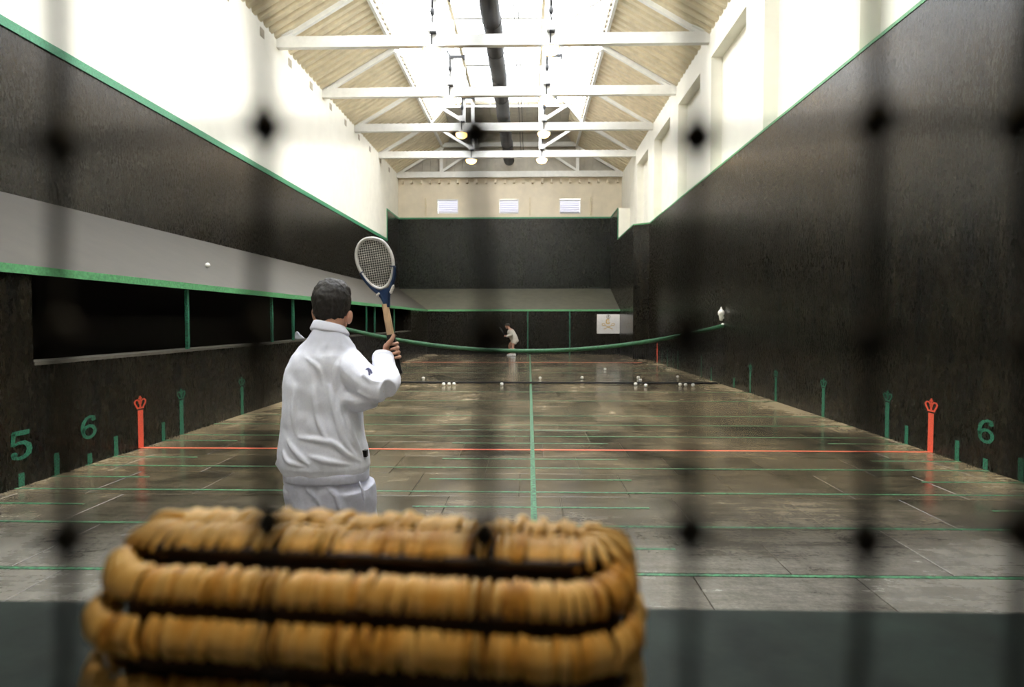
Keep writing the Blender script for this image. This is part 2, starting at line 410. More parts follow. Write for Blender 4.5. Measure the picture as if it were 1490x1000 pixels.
# side penthouse: sloping roof along the galleries
pl = MB()
def quadprism(b, q, t): return b.prism(q, (0, 0, -t))
quadprism(pl, [(XL+.03, -1.5, ZP0+.04), (XL+.03, DG, ZP0+.04), (XW, DE, ZP1+.02), (XW, -1.5, ZP1+.02)], .07)
pl = pl.build('trim_side_penthouse', 'pent', kind='structure', label='long sloping grey roof over the side gallery', cat='penthouse')
MB().box(XL-.02, XL+.045, 1.0, DG-.02, ZP0-.04, ZP0+.045).build('edge_band', 'lightgreen', pl)
# ---- grille wall, end penthouse and end wall
gr = MB().box(XL-.3, XT+.05, DG, DG+.3, -.05, ZP0-.03).build('wall_far_grille', 'dark', kind='structure', label='low black end wall below the sloping roof', cat='wall')
for px in (768, 829):
    p = at(px, 480, DG); MB().box(p.x-.03, p.x+.03, DG-.006, DG+.02, 0, ZP0-.03).build('painted_line', 'wgreen', gr)
pf = MB(); quadprism(pf, [(XL, DG-.03, ZP0+.04), (XT-.002, DG-.03, ZP0+.04), (XT-.002, DE, ZP1+.02), (XW+.012, DE, ZP1+.02)], .07)
pf = pf.build('trim_end_penthouse', 'pentfar', kind='structure', label='sloping grey-green roof across the end of the court', cat='penthouse')
MB().box(XL+.04, XT-.003, DG-.05, DG-.01, ZP0-.035, ZP0+.05).build('edge_band', 'lightgreen', pf)
we = MB().box(XW-.3, XR+.45, DE, DE+.35, -.05, ZE).build('wall_far', 'darkgreen', kind='structure', label='tall greenish black end wall', cat='wall')
MB().box(XW+.04, XT-.02, DE-.03, DE+.3, ZE-.05, ZE+.03).build('edge_strip', 'green', we)
# upper end wall, with three louvred openings
wins = []
for a, b in ((636, 667), (726, 755), (814, 845)):
    p, q = at(a, 290, DE), at(b, 311, DE); wins.append((p.x, q.x, q.z, p.z))
zw0, zw1 = wins[0][2], wins[0][3]
wu = MB(); xs = XW-.3
wu.box(XW-.3, XR+.45, DE+.02, DE+.3, ZE+.03, zw0).box(XW-.3, XR+.45, DE+.02, DE+.3, zw1, ZB+.2)
for a, b, _, _ in wins+[(XR+.45, 0, 0, 0)]: wu.box(xs, a, DE+.02, DE+.3, zw0, zw1); xs = b
wu = wu.build('wall_far_upper', 'tan_wall', kind='structure', label='pale tan end wall with three louvred openings', cat='wall')
for px in (619.5, 771, 859.5):
    p = at(px, 300, DE); MB().box(p.x-.03, p.x+.03, DE-.10, DE+.02, zw0-.1, zw1+.05).build('upright_batten', 'board', wu)
for i in range(24):
    x = XW+.25+i*(XR-XW-.5)/23; MB().box(x-.05, x+.05, DE-.22, DE+.02, ZB-.42, ZB-.24).build('joist_end', 'tan_wall', wu)
for i, (a, b, z0, z1) in enumerate(wins):
    wn = MB()
    for q in ((a, b, z0, z0+.04), (a, b, z1-.04, z1), (a, a+.04, z0, z1), (b-.04, b, z0, z1)): wn.box(q[0], q[1], DE+.02, DE+.10, q[2], q[3])
    wn = wn.build('window_%d' % (i+1), 'steel', kind='structure', label='small louvred window high in the tan end wall', cat='window')
    for k in range(6):
        z = z0+.09+k*(z1-z0-.15)/5.3; MB().bar((a+.04, DE+.13, z), (b-.04, DE+.13, z), .13, .02, (0, 1.0, .9)).build('louvre_slat', 'louvre', wn)
# gable of upright boards over it
ZS = ZB+.12                                       # roof eaves
SL = .59; XS = 3.5; ZSK = ZS+SL*(5.92-XS); XF = 1.72; ZT = 12.9
def roofz(d):
    d = abs(d); return ZS+SL*(5.92-d) if d > XS else (ZSK+(XS-d)*(ZT-ZSK)/(XS-XF) if d > XF else ZT)
gb = MB().box(XW-.3, XR+.45, DE+.22, DE+.3, ZB+.2, 11.6).build('wall_far_gable', 'gable', kind='structure', label='grey-tan boarded gable under the roof', cat='wall')
bw = .43; n = int((XR-XW)/bw)
for i in range(n+1):
    a = XW+i*bw; b = min(a+bw, XR)
    if b-a < .1: continue
    za, zb = min(roofz(a-XC)+.1, 11.5), min(roofz(b-XC)+.1, 11.5); e = .012; d0 = DE+.10+(.03 if i % 2 else 0)
    MB().prism([(a+e, d0, ZB-.1), (b-e, d0, ZB-.1), (b-e, d0, zb), (a+e, d0, za)], (0, .05, 0)).build('gable_board', 'gable', gb)
# ---- roof: boarded slopes, glazed middle
D0, DK, ZC = -1.5, 29.62, 11.45; XK = XS-(ZC-ZSK)*(XS-XF)/(ZT-ZSK)
ceil = MB()
for s in (-1, 1):
    X = lambda d: XC+s*d
    ceil.prism([(X(6.3), D0, roofz(6.3)+.14), (X(6.3), DE+.3, roofz(6.3)+.14), (X(XS), DE+.3, ZSK+.14), (X(XS), D0, ZSK+.14)], (0, 0, .08))
    ceil.prism([(X(XS), DK, ZSK+.14), (X(XS), DE+.3, ZSK+.14), (X(XK), DE+.3, ZC+.14), (X(XK), DK, ZC+.14)], (0, 0, .08))
    ceil.prism([(X(XS), D0, ZSK+.14), (X(XS), -.9, ZSK+.14), (X(XF), -.9, ZT+.14), (X(XF), D0, ZT+.14)], (0, 0, .08))
ceil.box(XC-XF, XC+XF, D0, -.9, ZT+.14, ZT+.22); ceil.box(XC-XK, XC+XK, DK, DE+.3, ZC+.14, ZC+.22)
ceil = ceil.build('ceiling', 'board', kind='structure', label='cream boarded roof slopes with glazed middle', cat='ceiling')
BWD = .345
def board_mesh(s, d0, z0, d1, z1):                # one ribbed board running down the slope
    q = [(-BWD/2, .05), (-BWD/2+.05, .05), (-BWD/2+.09, -.05), (BWD/2-.09, -.05), (BWD/2-.05, .05), (BWD/2, .05), (BWD/2, .07), (-BWD/2, .07)]
    b = MB(); A = [(s*d0, y, z0+z) for y, z in q]; Bq = [(s*d1, y, z1+z) for y, z in q]; n = len(q)
    b.add(A+Bq, [tuple(range(n)), tuple(range(2*n-1, n-1, -1))]+[(i, n+i, n+(i+1) % n, (i+1) % n) for i in range(n)])
    me = b.mesh('roof_board'); me.materials.append(M['board']); return me
bm_lo = {s: board_mesh(s, 6.1, roofz(6.1), XS, ZSK) for s in (-1, 1)}
bm_hi = {s: board_mesh(s, XS, ZSK, XK, ZC) for s in (-1, 1)}
y = -.9+BWD/2
while y < DE+.1:
    for s in (-1, 1):
        o = link('roof_board', bm_lo[s], ceil); o.location = (XC, y, 0)
        if y > DK: o = link('roof_board', bm_hi[s], ceil); o.location = (XC, y, 0)
    y += BWD
b = MB().box(-.20, .20, DK+.02, DE+.1, ZC+.02, ZC+.06).box(-.215, -.185, DK+.02, DE+.1, ZC-.03, ZC+.05); fb = b.mesh('ceiling_board'); fb.materials.append(M['gable'])
for i in range(14): o = link('ceiling_board', fb, ceil); o.location = (XC+(i-6.5)*.425, 0, 0)
for s in (-1, 1):                                 # beam at the foot of the glazing, with the row of blocks on it
    MB().bar((XC+s*(XS+.02), 1, ZSK-.06), (XC+s*(XS+.02), DE, ZSK-.06), .10, .16).build('edge_beam', 'steel', ceil)
    b = MB(); y = 12.
    while y < DK: b.box(XC+s*(XS-.10), XC+s*(XS-.02), y, y+.17, ZSK+.0, ZSK+.09); y += .345
    b.build('edge_block_row', 'ventdark', ceil, kind='stuff')
    MB().bar((XC+s*1.5, 1, 11.72), (XC+s*1.5, DK, 11.72), .10, .16).build('purlin', 'board', ceil)
sk = MB()
for s in (-1, 1):
    sk.bar((XC+s*XF, -.9, ZT+.03), (XC+s*XF, DK, ZT+.03), .06, .08)
    sk.bar((XC+s*XF, DK, ZT), (XC+s*XK, DK, ZC), .06, .08)
sk.bar((XC-XK, DK, ZC+.02), (XC+XK, DK, ZC+.02), .06, .10); sk.bar((XC-XF, DK, ZT), (XC+XF, DK, ZT), .06, .08)
sk = sk.build('window_4', 'steel', kind='structure', label='long glazed skylight along the middle of the roof', cat='skylight')
PW = .62
pm = {}
for s in (-1, 1):
    b = MB().add([(s*XS, -PW/2+.02, ZSK+.08), (s*XS, PW/2-.02, ZSK+.08), (s*XF, PW/2-.02, ZT+.06), (s*XF, -PW/2+.02, ZT+.06)], [(0, 1, 2, 3)])
    pm[s] = b.mesh('pane'); pm[s].materials.append(M['glass'])
    b = MB().bar((s*XS, 0, ZSK+.07), (s*XF, 0, ZT+.05), .035, .07); pm[('b', s)] = b.mesh('glazing_bar'); pm[('b', s)].materials.append(M['steel'])
b = MB().add([(-XF, -PW/2+.02, ZT+.07), (XF, -PW/2+.02, ZT+.07), (XF, PW/2-.02, ZT+.07), (-XF, PW/2-.02, ZT+.07)], [(0, 1, 2, 3)])
pm[0] = b.mesh('pane'); pm[0].materials.append(M['glass'])
b = MB().bar((-XF, 0, ZT+.06), (XF, 0, ZT+.06), .04, .06); pm[('b', 0)] = b.mesh('glazing_bar'); pm[('b', 0)].materials.append(M['steel'])
y = -.9+PW/2  # glazing starts behind the camera, extended there to light the player's back
while y < DK-PW/2+.2:
    for s in (-1, 1, 0):
        o = link('pane', pm[s], sk); o.location = (XC, y, 0)
        o = link('glazing_bar', pm[('b', s)], sk); o.location = (XC, y-PW/2, 0)
    y += PW
ne = 8
for i in range(ne):                               # upright end light closing the glazed part
    a, b_ = -XK+2*XK*i/ne, -XK+2*XK*(i+1)/ne; zt = lambda d: min(ZT, ZSK+(XS-abs(d))*(ZT-ZSK)/(XS-XF))
    MB().add([(XC+a+.02, DK, ZC), (XC+b_-.02, DK, ZC), (XC+b_-.02, DK, zt(b_)), (XC+a+.02, DK, zt(a))], [(0, 1, 2, 3)]).build('pane', 'glass', sk)
    if i: MB().bar((XC+a, DK, ZC), (XC+a, DK, zt(a)), .04, .05).build('glazing_bar', 'steel', sk)
# ---- ledge wall in front of the camera and the little gallery it belongs to
wn = MB()
wn.box(XW, XR, .42, DS, -.05, 1.11)
for a, b in ((XW, -3.1), (3.1, XR)): MB().box(a, b, .42, DS, 1.11, 2.28).build('wall_near_pier', 'dark', kind='structure', label='black pier at the side of the viewing opening', cat='wall')
MB().box(-3.1, 3.1, .75, DS, 2.16, 2.28).build('trim_1', 'dark', kind='structure', label='black lintel over the viewing opening', cat='trim')
wn = wn.build('wall_near', 'dark', kind='structure', label='low wall with green ledge under the viewing opening', cat='wall')
MB().cbox(-3.1, 3.1, .40, DS+.02, 1.11, 1.15, .008).build('opening_ledge', 'sillgreen', wn)
pn = MB(); quadprism(pn, [(XW, DS+.03, 2.34), (XR, DS+.03, 2.34), (XR, -1.2, 3.3), (XW, -1.2, 3.3)], .07)
pn.build('trim_near_penthouse', 'pent', kind='structure', label='sloping grey roof above the viewing gallery', cat='penthouse')
MB().box(XW-.3, XR+.45, -1.5, -1.2, -.05, ZT+.4).build('wall_near_back', 'white_wall', kind='structure', label='white back wall of the hall', cat='wall')
# ---- painted marks on the side walls
def wall_frame(side):
    if side > 0: return wr, XR, Vector((0, -1.6, 0)), -1     # the painter made the marks broad along the wall
    return gw, XL, Vector((0, 1.6, 0)), 1
def crown(b, ux, o, w_, th):
    uy = Vector((0, 0, 1)); k = w_
    b.ribbon([(-.30*k, .06*k), (.30*k, .06*k)], .13*k, ux, uy, o, th)
    b.ribbon([(-.26*k, .12*k), (-.42*k, .42*k), (-.46*k, .60*k), (-.36*k, .74*k), (-.2*k, .74*k), (-.08*k, .58*k), (-.05*k, .38*k)], .12*k, ux, uy, o, th)
    b.ribbon([(.26*k, .12*k), (.42*k, .42*k), (.46*k, .60*k), (.36*k, .74*k), (.2*k, .74*k), (.08*k, .58*k), (.05*k, .38*k)], .12*k, ux, uy, o, th)
    b.ribbon([(0, .1*k), (0, 1.05*k)], .13*k, ux, uy, o, th); b.ribbon([(-.14*k, .86*k), (.14*k, .86*k)], .11*k, ux, uy, o, th)
def post(side, D, h, wd, mat, crn=False, zb=0):
    par, X, ux, sg = wall_frame(side); b = MB(); th = .003
    o = Vector((X-side*.0005, D, zb)); uy = Vector((0, 0, 1))
    hp = h-wd*2.4 if crn else h
    b.ribbon([(0, 0), (0, hp)], wd, ux, uy, o, th)
    if crn: crown(b, ux, o+Vector((0, 0, hp+.02)), wd*2.3, th)
    b.build('crown_marker' if crn else 'painted_stripe', mat, par)
def numeral(side, D, zc, h, ch):
    par, X, ux, sg = wall_frame(side); b = MB(); o = Vector((X-side*.0005, D, zc-h/2)); uy = Vector((0, 0, 1)); th = .003; k = h
    if ch == '6':
        p = arc(0, .29*k, .215*k, .235*k, 0, 360, 22)[:-1]; b.ribbon(p, .125*k, ux, uy, o, th, True)
        q = [(-.225*k, .30*k), (-.235*k, .48*k), (-.20*k, .68*k), (-.10*k, .84*k), (.05*k, .905*k), (.17*k, .88*k), (.20*k, .80*k)]
        b.ribbon(q, [.12*k, .13*k, .13*k, .12*k, .11*k, .11*k, .09*k], ux, uy, o, th)
        b.ribbon(arc(.17*k, .77*k, .04*k, .04*k, 0, 360, 10)[:-1], .075*k, ux, uy, o, th, True)
    else:
        b.ribbon([(-.20*k, .90*k), (.24*k, .90*k)], .16*k, ux, uy, o, th); b.ribbon([(-.17*k, .93*k), (-.20*k, .50*k)], .10*k, ux, uy, o, th)
        q = [(-.20*k, .50*k), (-.06*k, .58*k), (.10*k, .57*k), (.21*k, .46*k), (.235*k, .32*k), (.20*k, .18*k), (.09*k, .085*k), (-.06*k, .07*k), (-.18*k, .13*k), (-.20*k, .20*k)]
        b.ribbon(q, [.07*k, .10*k, .13*k, .15*k, .15*k, .15*k, .13*k, .11*k, .11*k, .10*k], ux, uy, o, th)
        b.ribbon(arc(-.17*k, .22*k, .045*k, .045*k, 0, 360, 10)[:-1], .08*k, ux, uy, o, th, True)
    b.build('painted_numeral', 'wgreen', par)
for side in (-1, 1):
    post(side, 7.80, .63, .066, 'wred', True)
    for D, h in ((5.92, .13), (6.38, .23), (6.87, .12), (7.32, .23), (8.29, .24)): post(side, D, h, .044, 'wgreen')
    numeral(side, 5.92, .40, .29, '5'); numeral(side, 6.87, .42, .27, '6')
    post(side, 8.74, .62, .058, 'wgreen', True); post(side, 10.62, .62, .06, 'wgreen', True)
for D, h, c in ((12.65, .61, True), (14.1, .62, True), (15.2, .24, False), (17.1, .35, False), (18.1, .62, False), (20.9, .62, False), (21.6, .5, False), (22.5, .6, False), (23.4, .5, False)):
    post(1, D, h, .055, 'wgreen', c)
post(1, 24.3, .75, .07, 'wred')
# =================================================================== THINGS
# ---- roof trusses
TR = [1.9+3.95*k for k in range(4)]+[17.7, 21.6, 25.5, 29.6]
NAMES = ['eighth', 'seventh', 'sixth', 'fifth', 'fourth', 'third', 'second', 'first']
def truss(D, label, end=False):
    t = thing('roof_truss', label, 'roof truss', (XC, D, ZB), 'white roof trusses')
    MB().box(XW-.05, XR+.05, D-.09, D+.09, ZB-.15, ZB+.15).build('tie_beam', 'steel', t)
    for s in (-1, 1):
        X = lambda d: XC+s*d
        if not end:
            MB().bar((X(5.85), D, roofz(5.85)-.09), (X(XS-.1), D, roofz(XS)-.05), .12, .16).build('rafter', 'steel', t)
            MB().bar((X(1.55), D, ZB+.15), (X(1.55), D, 11.80), .14, .14).build('queen_post', 'steel', t)
            MB().bar((X(1.62), D, ZB+.28), (X(XS), D, ZSK-.12), .10, .12).build('brace', 'steel', t)
            MB().bar((X(XS-.1), D, ZSK-.02), (X(XF), D, ZT-.04), .08, .10).build('upper_rafter', 'steel', t)
            MB().bar((X(5.75), D-.10, ZB+.14), (X(5.45), D-.10, ZB+.30), .02, .12, (0, 1, 0)).build('gusset_plate', 'steel', t)
        else:
            MB().bar((X(5.85), D, roofz(5.85)-.09), (X(XS), D, roofz(XS)-.09), .12, .16).build('rafter', 'steel', t)
            MB().bar((X(3.57), D, ZB+.15), (X(3.57), D, ZSK-.02), .16, .16).build('post', 'steel', t)
            MB().bar((X(3.5), D, ZB+.2), (X(1.5), D, ZSK-.05), .10, .12).build('brace', 'steel', t)
    if not end: MB().bar((XC-1.55, D, 11.78), (XC+1.55, D, 11.78), .12, .18).build('straining_beam', 'steel', t)
    else: MB().bar((XC-3.6, D, ZSK), (XC+3.6, D, ZSK), .14, .22).build('top_chord', 'steel', t)
    return t
for D, nme in zip(TR, NAMES): truss(D, 'white roof truss with queen posts, %s one out from the boarded gable' % nme if nme != 'first' else 'white roof truss with queen posts next to the gable truss')
truss(33.62, 'flat-topped white truss standing against the tan end wall', True)
# ---- hanging lamps under the trusses, with their control gear above
for D, nme in zip(TR[4:], NAMES[4:]):
    for s, sd in ((-1, 'plain white wall'), (1, 'recessed white wall')):
        x = XC+s*1.62; z = ZB-.17
        l = thing('pendant_lamp', 'lit warm bay lamp on the %s truss from the gable, toward the %s' % (nme, sd), 'lamp', (x, D-.12, z), 'warm lamps hanging under the trusses')
        c = (x, D-.12, z)
        sd_ = MB().lathe(c, [(.05, .02), (.07, 0), (.12, -.03), (.27, -.09), (.28, -.11), (.26, -.115), (.02, -.10)], 18).build('shade', 'silver', l)
        MB().lathe(c, [(.02, -.10), (.24, -.118), (.23, -.18), (.17, -.25), (.08, -.285), (.02, -.29)], 18).build('diffuser', 'lamp', sd_)
        MB().tube([(x, D-.12, z+.02), (x, D-.12, ZB+.24)], .02, 8).build('stem', 'black', l)
        MB().box(x-.10, x+.10, D-.24, D-.04, ZB+.18, ZB+.40).build('control_box', 'silver', l)
        MB().box(x-.03, x+.13, D-.25, D-.05, ZB+.15, ZB+.18).build('base_plate', 'black', l)
        MB().tube([(x+.02, D-.14, ZB+.40), (x+.02, D-.14, ZB+.72)], .02, 8).ball((x+.02, D-.14, ZB+.74), (.06, .06, .12), 10, 6).tube([(x+.02, D-.14, ZB+.85), (x+.02, D-.14, ZB+1.12), (x-.08, D-.1, ZB+1.35)], .03, 8).bar((x-.02, D-.14, ZB+1.12), (x+.50, D-.14, ZB+1.12), .07, .08).box(x+.46, x+.52, D-.2, D-.08, ZB+1.02, ZB+1.16).build('bracket_arm', 'black', l)
# ---- black duct and cables along the ridge
dz = 9.98
dct = thing('ventilation_duct', 'long black fabric duct running under the skylight', 'duct', (XC, 17, dz))
pts = []; rr = []; y = 2.2
while y < 33.3:
    k = (y-2.2) % 1.3; pts.append((XC+.015*math.sin(y*2.1), y, dz-.10*(y-17)/16+.02*math.sin(y*1.7))); rr.append(.25 if k < .1 else .265); y += .26
MB().tube(pts, rr, 18).build('duct_body', 'duct', dct)
for yv in range(4, 33, 2): MB().tube([(XC+.27*math.cos(a), yv, dz-.10*(yv-17)/16+.27*math.sin(a)) for a in [2*math.pi*i/20 for i in range(20)]], .012, 6, closed=True).build('duct_hoop', 'black', dct)
for i, xo in enumerate((.62, .74)):
    b = MB().tube([(XC+xo, yv, 10.3-.02*(yv % 4)*(4-yv % 4)) for yv in [2+.5*k for k in range(63)]], .014, 6)
    b.build('hanging_cable', 'black', label=('thin black cable running beside the duct', 'thin black cable, farther of two from the duct')[i], cat='cable', group='cables beside the duct')
# ---- court net
net = thing('court_net', 'court net with sagging green cord between the two side walls', 'net', (0, NETD, 0))
def netz(x): return .83+.63*(abs(x+.08)/4.87)**2*.98
xs_ = [XL+(XR-XL)*i/60 for i in range(61)]
MB().tube([(x, NETD, netz(x)) for x in xs_], .052, 10).build('net_cord', 'netcord', net)
MB().tube([(x, NETD-.06, .03) for x in xs_[1:-1]], .022, 6).build('bottom_cord', 'netblack', net)
b = MB(); x = XL+.02
def twine(b, a, c, w=.0042):
    a, c = Vector(a), Vector(c); d = (c-a).normalized(); u = Vector((0, 1, 0)) if abs(d.y) < .9 else Vector((1, 0, 0)); r = d.cross(u).normalized()
    v = [p+q for p in (a, c) for q in (r*w, (-r*.5+u*.87)*w, (-r*.5-u*.87)*w)]
    b.add(v, [(0, 1, 4, 3), (1, 2, 5, 4), (2, 0, 3, 5)])
while x < XR:
    twine(b, (x, NETD, netz(x)-.04), (x, NETD-.05, .03)); x += .046
for k in range(34):
    z = .05+k*.042
    for i in range(60):
        if z < min(netz(xs_[i]), netz(xs_[i+1]))-.04: twine(b, (xs_[i], NETD-.04*(1-z/1.2), z), (xs_[i+1], NETD-.04*(1-z/1.2), z))
b.build('net_mesh', 'netblack', net, kind='stuff')
MB().tube([(XR-.12, NETD, netz(XR-.12)), (XR-.02, NETD, netz(XR)+.02), (XR+.01, NETD, netz(XR)+.02)], .02, 8).ball((XR-.03, NETD, netz(XR)+.02), .045, 10, 8).build('wall_hook', 'porcelain', net)
# white enamel wall lantern above the end of the net
p = Vector((XR-.07, NETD, 1.60))
wlp = thing('wall_lantern', 'small white enamel lantern on the black wall above the net end', 'lantern', p)
MB().lathe(p, [(.02, -.01), (.04, 0), (.05, .08), (.055, .12), (.075, .14), (.085, .20), (.06, .25), (.03, .27), (.015, .33), (.005, .34)], 14).build('lantern_body', 'porcelain', wlp)
MB().box(p.x, XR+.01, NETD-.02, NETD+.02, 1.64, 1.70).build('wall_bracket', 'porcelain', wlp)
# ---- balls
BALLS_NEAR = [(-2.09, 15.45), (-1.96, 15.5), (-1.84, 15.5), (-.67, 15.5), (2.61, 15.62), (2.79, 15.25), (3.67, 15.5), (3.78, 15.42), (3.95, 15.4)]
BALLS_FAR = [(-2.85, 17.0), (.30, 17.2), (1.44, 17.3), (2.43, 20.4), (2.98, 17.4), (2.9, 16.6), (4.12, 17.7)]
def ball_mesh():
    b = MB().ball((0, 0, 0), .042, 16, 10); me = b.mesh('ball'); me.materials.append(M['ball'])
    s = MB().tube([(.0425*math.cos(a)*math.cos(.45*math.sin(2*a)), .0425*math.sin(a)*math.cos(.45*math.sin(2*a)), .0425*math.sin(.45*math.sin(2*a))) for a in [2*math.pi*i/40 for i in range(40)]], .0013, 5, closed=True)
    sm = s.mesh('seam'); sm.materials.append(M['cream_knit']); return me, sm
bme, sme = ball_mesh()
def put_ball(loc, label, group=None):
    o = link('tennis_ball', bme, None, None, label, 'ball', group, Vector(loc)); o.rotation_euler = (random.random()*6, random.random()*6, 0)
    link('seam', sme, o)
trio = 'one of three white balls in a row at the net foot, toward the galleries'
wall3 = 'one of three white balls at the net foot beside the black main wall'
near_l = [trio]*3+['white ball lying alone at the net foot, between two groups of balls']+['white ball at the net foot, touching the net line below the emblem sign', 'white ball a little in front of the net foot, below the emblem sign']+[wall3]*3
far_l = ['white ball past the net, the one closest to the side galleries', 'white ball past the net just beside the green centre line', 'white ball past the net, midway between centre line and emblem sign', 'white ball farthest past the net, alone on the dark floor', 'white ball past the net, upper of two close together', 'white ball just past the net, lower of two close together', 'white ball past the net beside the black main wall']
for (x, y), l_ in zip(BALLS_NEAR, near_l): put_ball((x, y, .0425), l_, 'balls at the foot of the net')
for (x, y), l_ in zip(BALLS_FAR, far_l): put_ball((x, y, .0425), l_, 'balls past the net')
d = cf*FPX+cr*(302-745)-cu*(386-500); d = d/d.y
k = (ZP1-ZP0-.02)/(XW-XL-.03); D = (ZP0+.04-k*(XL+.03)+.042-HC)/(d.z-k*d.x)
put_ball((d.x*D, D, HC+d.z*D), 'white ball on the long sloping side roof')
# ---- cloth on the gallery ledge
b = MB(); c = Vector((XL-.10, 13.62, 1.185))
rings = []
for i, (r, z) in enumerate(((.10, 0), (.11, .03), (.085, .075), (.06, .11), (.04, .15), (.015, .175))):
    rings.append([c+Vector((r*.9*(1+.25*math.sin(3*a+i))*math.cos(a), -.03*i+r*1.1*(1+.2*math.cos(4*a+i))*math.sin(a), z)) for a in [2*math.pi*q/18 for q in range(18)]])
b.loft(rings).build('folded_cloth', 'fleece', label='crumpled white cloth on the gallery ledge beside a green post', cat='cloth', origin=c)
# ---- sign on the grille wall
p, q = at(868.5, 457.5, DG), at(897.5, 485.5, DG); q.x = XT-.01
cx, cz = (p.x+q.x)/2, (p.z+q.z)/2; W2, H2 = (q.x-p.x), (p.z-q.z)
sg = thing('emblem_sign', 'white square panel with gold crossed rackets below a crown', 'sign', (cx, DG, cz))
MB().box(p.x, q.x, DG-.03, DG+.0, q.z, p.z).build('panel', 'signwhite', sg)
ux, uy, o = Vector((1, 0, 0)), Vector((0, 0, 1)), Vector((cx, DG-.0302, cz)); k = H2
b = MB()
for s in (-1, 1):
    b.ribbon([(s*.23*k, -.28*k), (-s*.19*k, -.075*k)], .035*k, ux, uy, o, .004)
    b.ribbon([(px_-s*.245*k, py_-.035*k) for px_, py_ in arc(0, 0, .075*k, .055*k, 0, 360, 14)[:-1]], .032*k, ux, uy, o, .004, True)
b.build('crossed_rackets', 'gold', sg)
b = MB(); b.ribbon(arc(-.02*k, .12*k, .09*k, .115*k, 40, 340, 16), .05*k, ux, uy, o, .004); b.ribbon([(-.05*k, .15*k), (.05*k, .15*k), (-.03*k, .08*k), (.05*k, .07*k)], .03*k, ux, uy, o, .004); b.build('monogram', 'gold', sg)
b = MB(); crown(b, Vector((1, 0, 0)), Vector((cx, DG-.0302, cz+.27*k)), .21*k, .004); b.build('crown', 'signgrey', sg)
# =================================================================== PLAYER IN FRONT (seen from behind)
DP = 3.0
root = thing('person', 'person in white sweatshirt seen from behind, holding up a racket', 'person', (at(476, 700, DP).x, DP, 0))
def Q(px, py, D=DP): return at(px, py, D)
SC = DP/FPX
def ering(px0, px1, py, D, dep, n=40, e=2.3, skew=0):
    a, b2 = Q(px0, py, D), Q(px1, py, D); c = (a+b2)/2; w_ = (b2.x-a.x)/2; out = []
    for i in range(n):
        t = 2*math.pi*i/n; ct, st = math.cos(t), math.sin(t)
        x = w_*math.copysign(abs(ct)**(2/e), ct); y = dep*math.copysign(abs(st)**(2/e), st)
        out.append(c+Vector((x, y, skew*x)))
    return out
# body: one continuous skin
sk_ = MB()
hc = Q(482.5, 441, 3.05)
sk_.ball(hc+Vector((0, 0, .0)), (.080, .098, .108), 20, 14); sk_.ball(hc+Vector((.012, .045, -.055)), (.056, .062, .068), 16, 10)
sk_.ball(hc+Vector((.02, .108, -.02)), (.014, .022, .026), 10, 8); sk_.ball(hc+Vector((.018, .098, -.105)), (.03, .022, .02), 10, 8)   # nose, chin
for s in (-1, 1): sk_.ball(hc+Vector((s*.03+.015, .098, .012)), (.014, .01, .009), 8, 6)
sk_.ball(hc+Vector((.016, .104, -.065)), (.024, .012, .008), 8, 6)
sk_.tube([Q(483, 452, 3.05), Q(481, 475, 3.02), Q(480, 500, 3.0)], [.058, .060, .075], 16)
for s, (ex, ey) in ((-1, (457.5, 459)), (1, (508.5, 462))):
    e = Q(ex, ey, 3.055); rot = Matrix.Rotation(-s*.35, 3, 'Z') @ Matrix.Rotation(s*.18, 3, 'Y')
    sk_.ball(e, (.012, .021, .034), 12, 10, rot)
sk_.loft([ering(430, 524, 700, 3.02, .11), ering(432, 520, 660, 3.02, .11), ering(434, 512, 600, 3.02, .11), ering(436, 512, 550, 3.02, .115), ering(444, 508, 515, 3.02, .10), ering(462, 498, 492, 3.02, .07)])
# legs
hl, hr = Q(448, 705, 3.02), Q(510, 705, 3.0)
kl, kr = Vector((hl.x-.01, 3.10, .49)), Vector((hr.x+.02, 3.06, .49))
al, ar = Vector((hl.x-.03, 2.98, .08)), Vector((hr.x+.04, 2.98, .08))
for h_, k_, a_ in ((hl, kl, al), (hr, kr, ar)):
    sk_.tube(smoothpath([h_+Vector((0, 0, .05)), h_.lerp(k_, .5)+Vector((0, .01, 0)), k_, k_.lerp(a_, .35)+Vector((0, -.025, 0)), a_], 4), [.074-.022*min(1, i/8) if i < 8 else (.056 if i < 13 else .056-.006*(i-12)) for i in range(17)], 16)
    sk_.tube([a_+Vector((0, -.04, -.03)), a_+Vector((0, .06, -.04)), a_+Vector((.005, .17, -.055))], [.036, .038, .028], 12)
# arms: right one bent with the hand raised, left one folded in front of the body
rsh, rel, rwr = Q(500, 522, 3.0), Q(556, 569, 2.92), Q(559, 517, 3.10)
sk_.tube([rsh, rsh.lerp(rel, .5), rel, rel.lerp(rwr, .4), rwr], [.046, .044, .038, .034, .027], 14)
lsh, lel, lwr = Q(456, 524, 3.0), Q(437, 590, 3.06), Q(470, 575, 3.24)
sk_.tube([lsh, lsh.lerp(lel, .5), lel, lel.lerp(lwr, .5), lwr], [.045, .045, .042, .038, .028], 14)
lh = lwr+Vector((.06, .03, .02)); sk_.ball(lh, (.048, .022, .035), 12, 8)
for i in range(4): sk_.tube([lh+Vector((.03, .0, .025-.018*i)), lh+Vector((.07, .012, .024-.018*i)), lh+Vector((.085-.004*i, -.012, .022-.018*i))], [.0085, .0085, .007], 8)
sk_.tube([lh+Vector((0, -.005, .03)), lh+Vector((.02, -.02, .055)), lh+Vector((.045, -.025, .062))], [.011, .010, .008], 8)
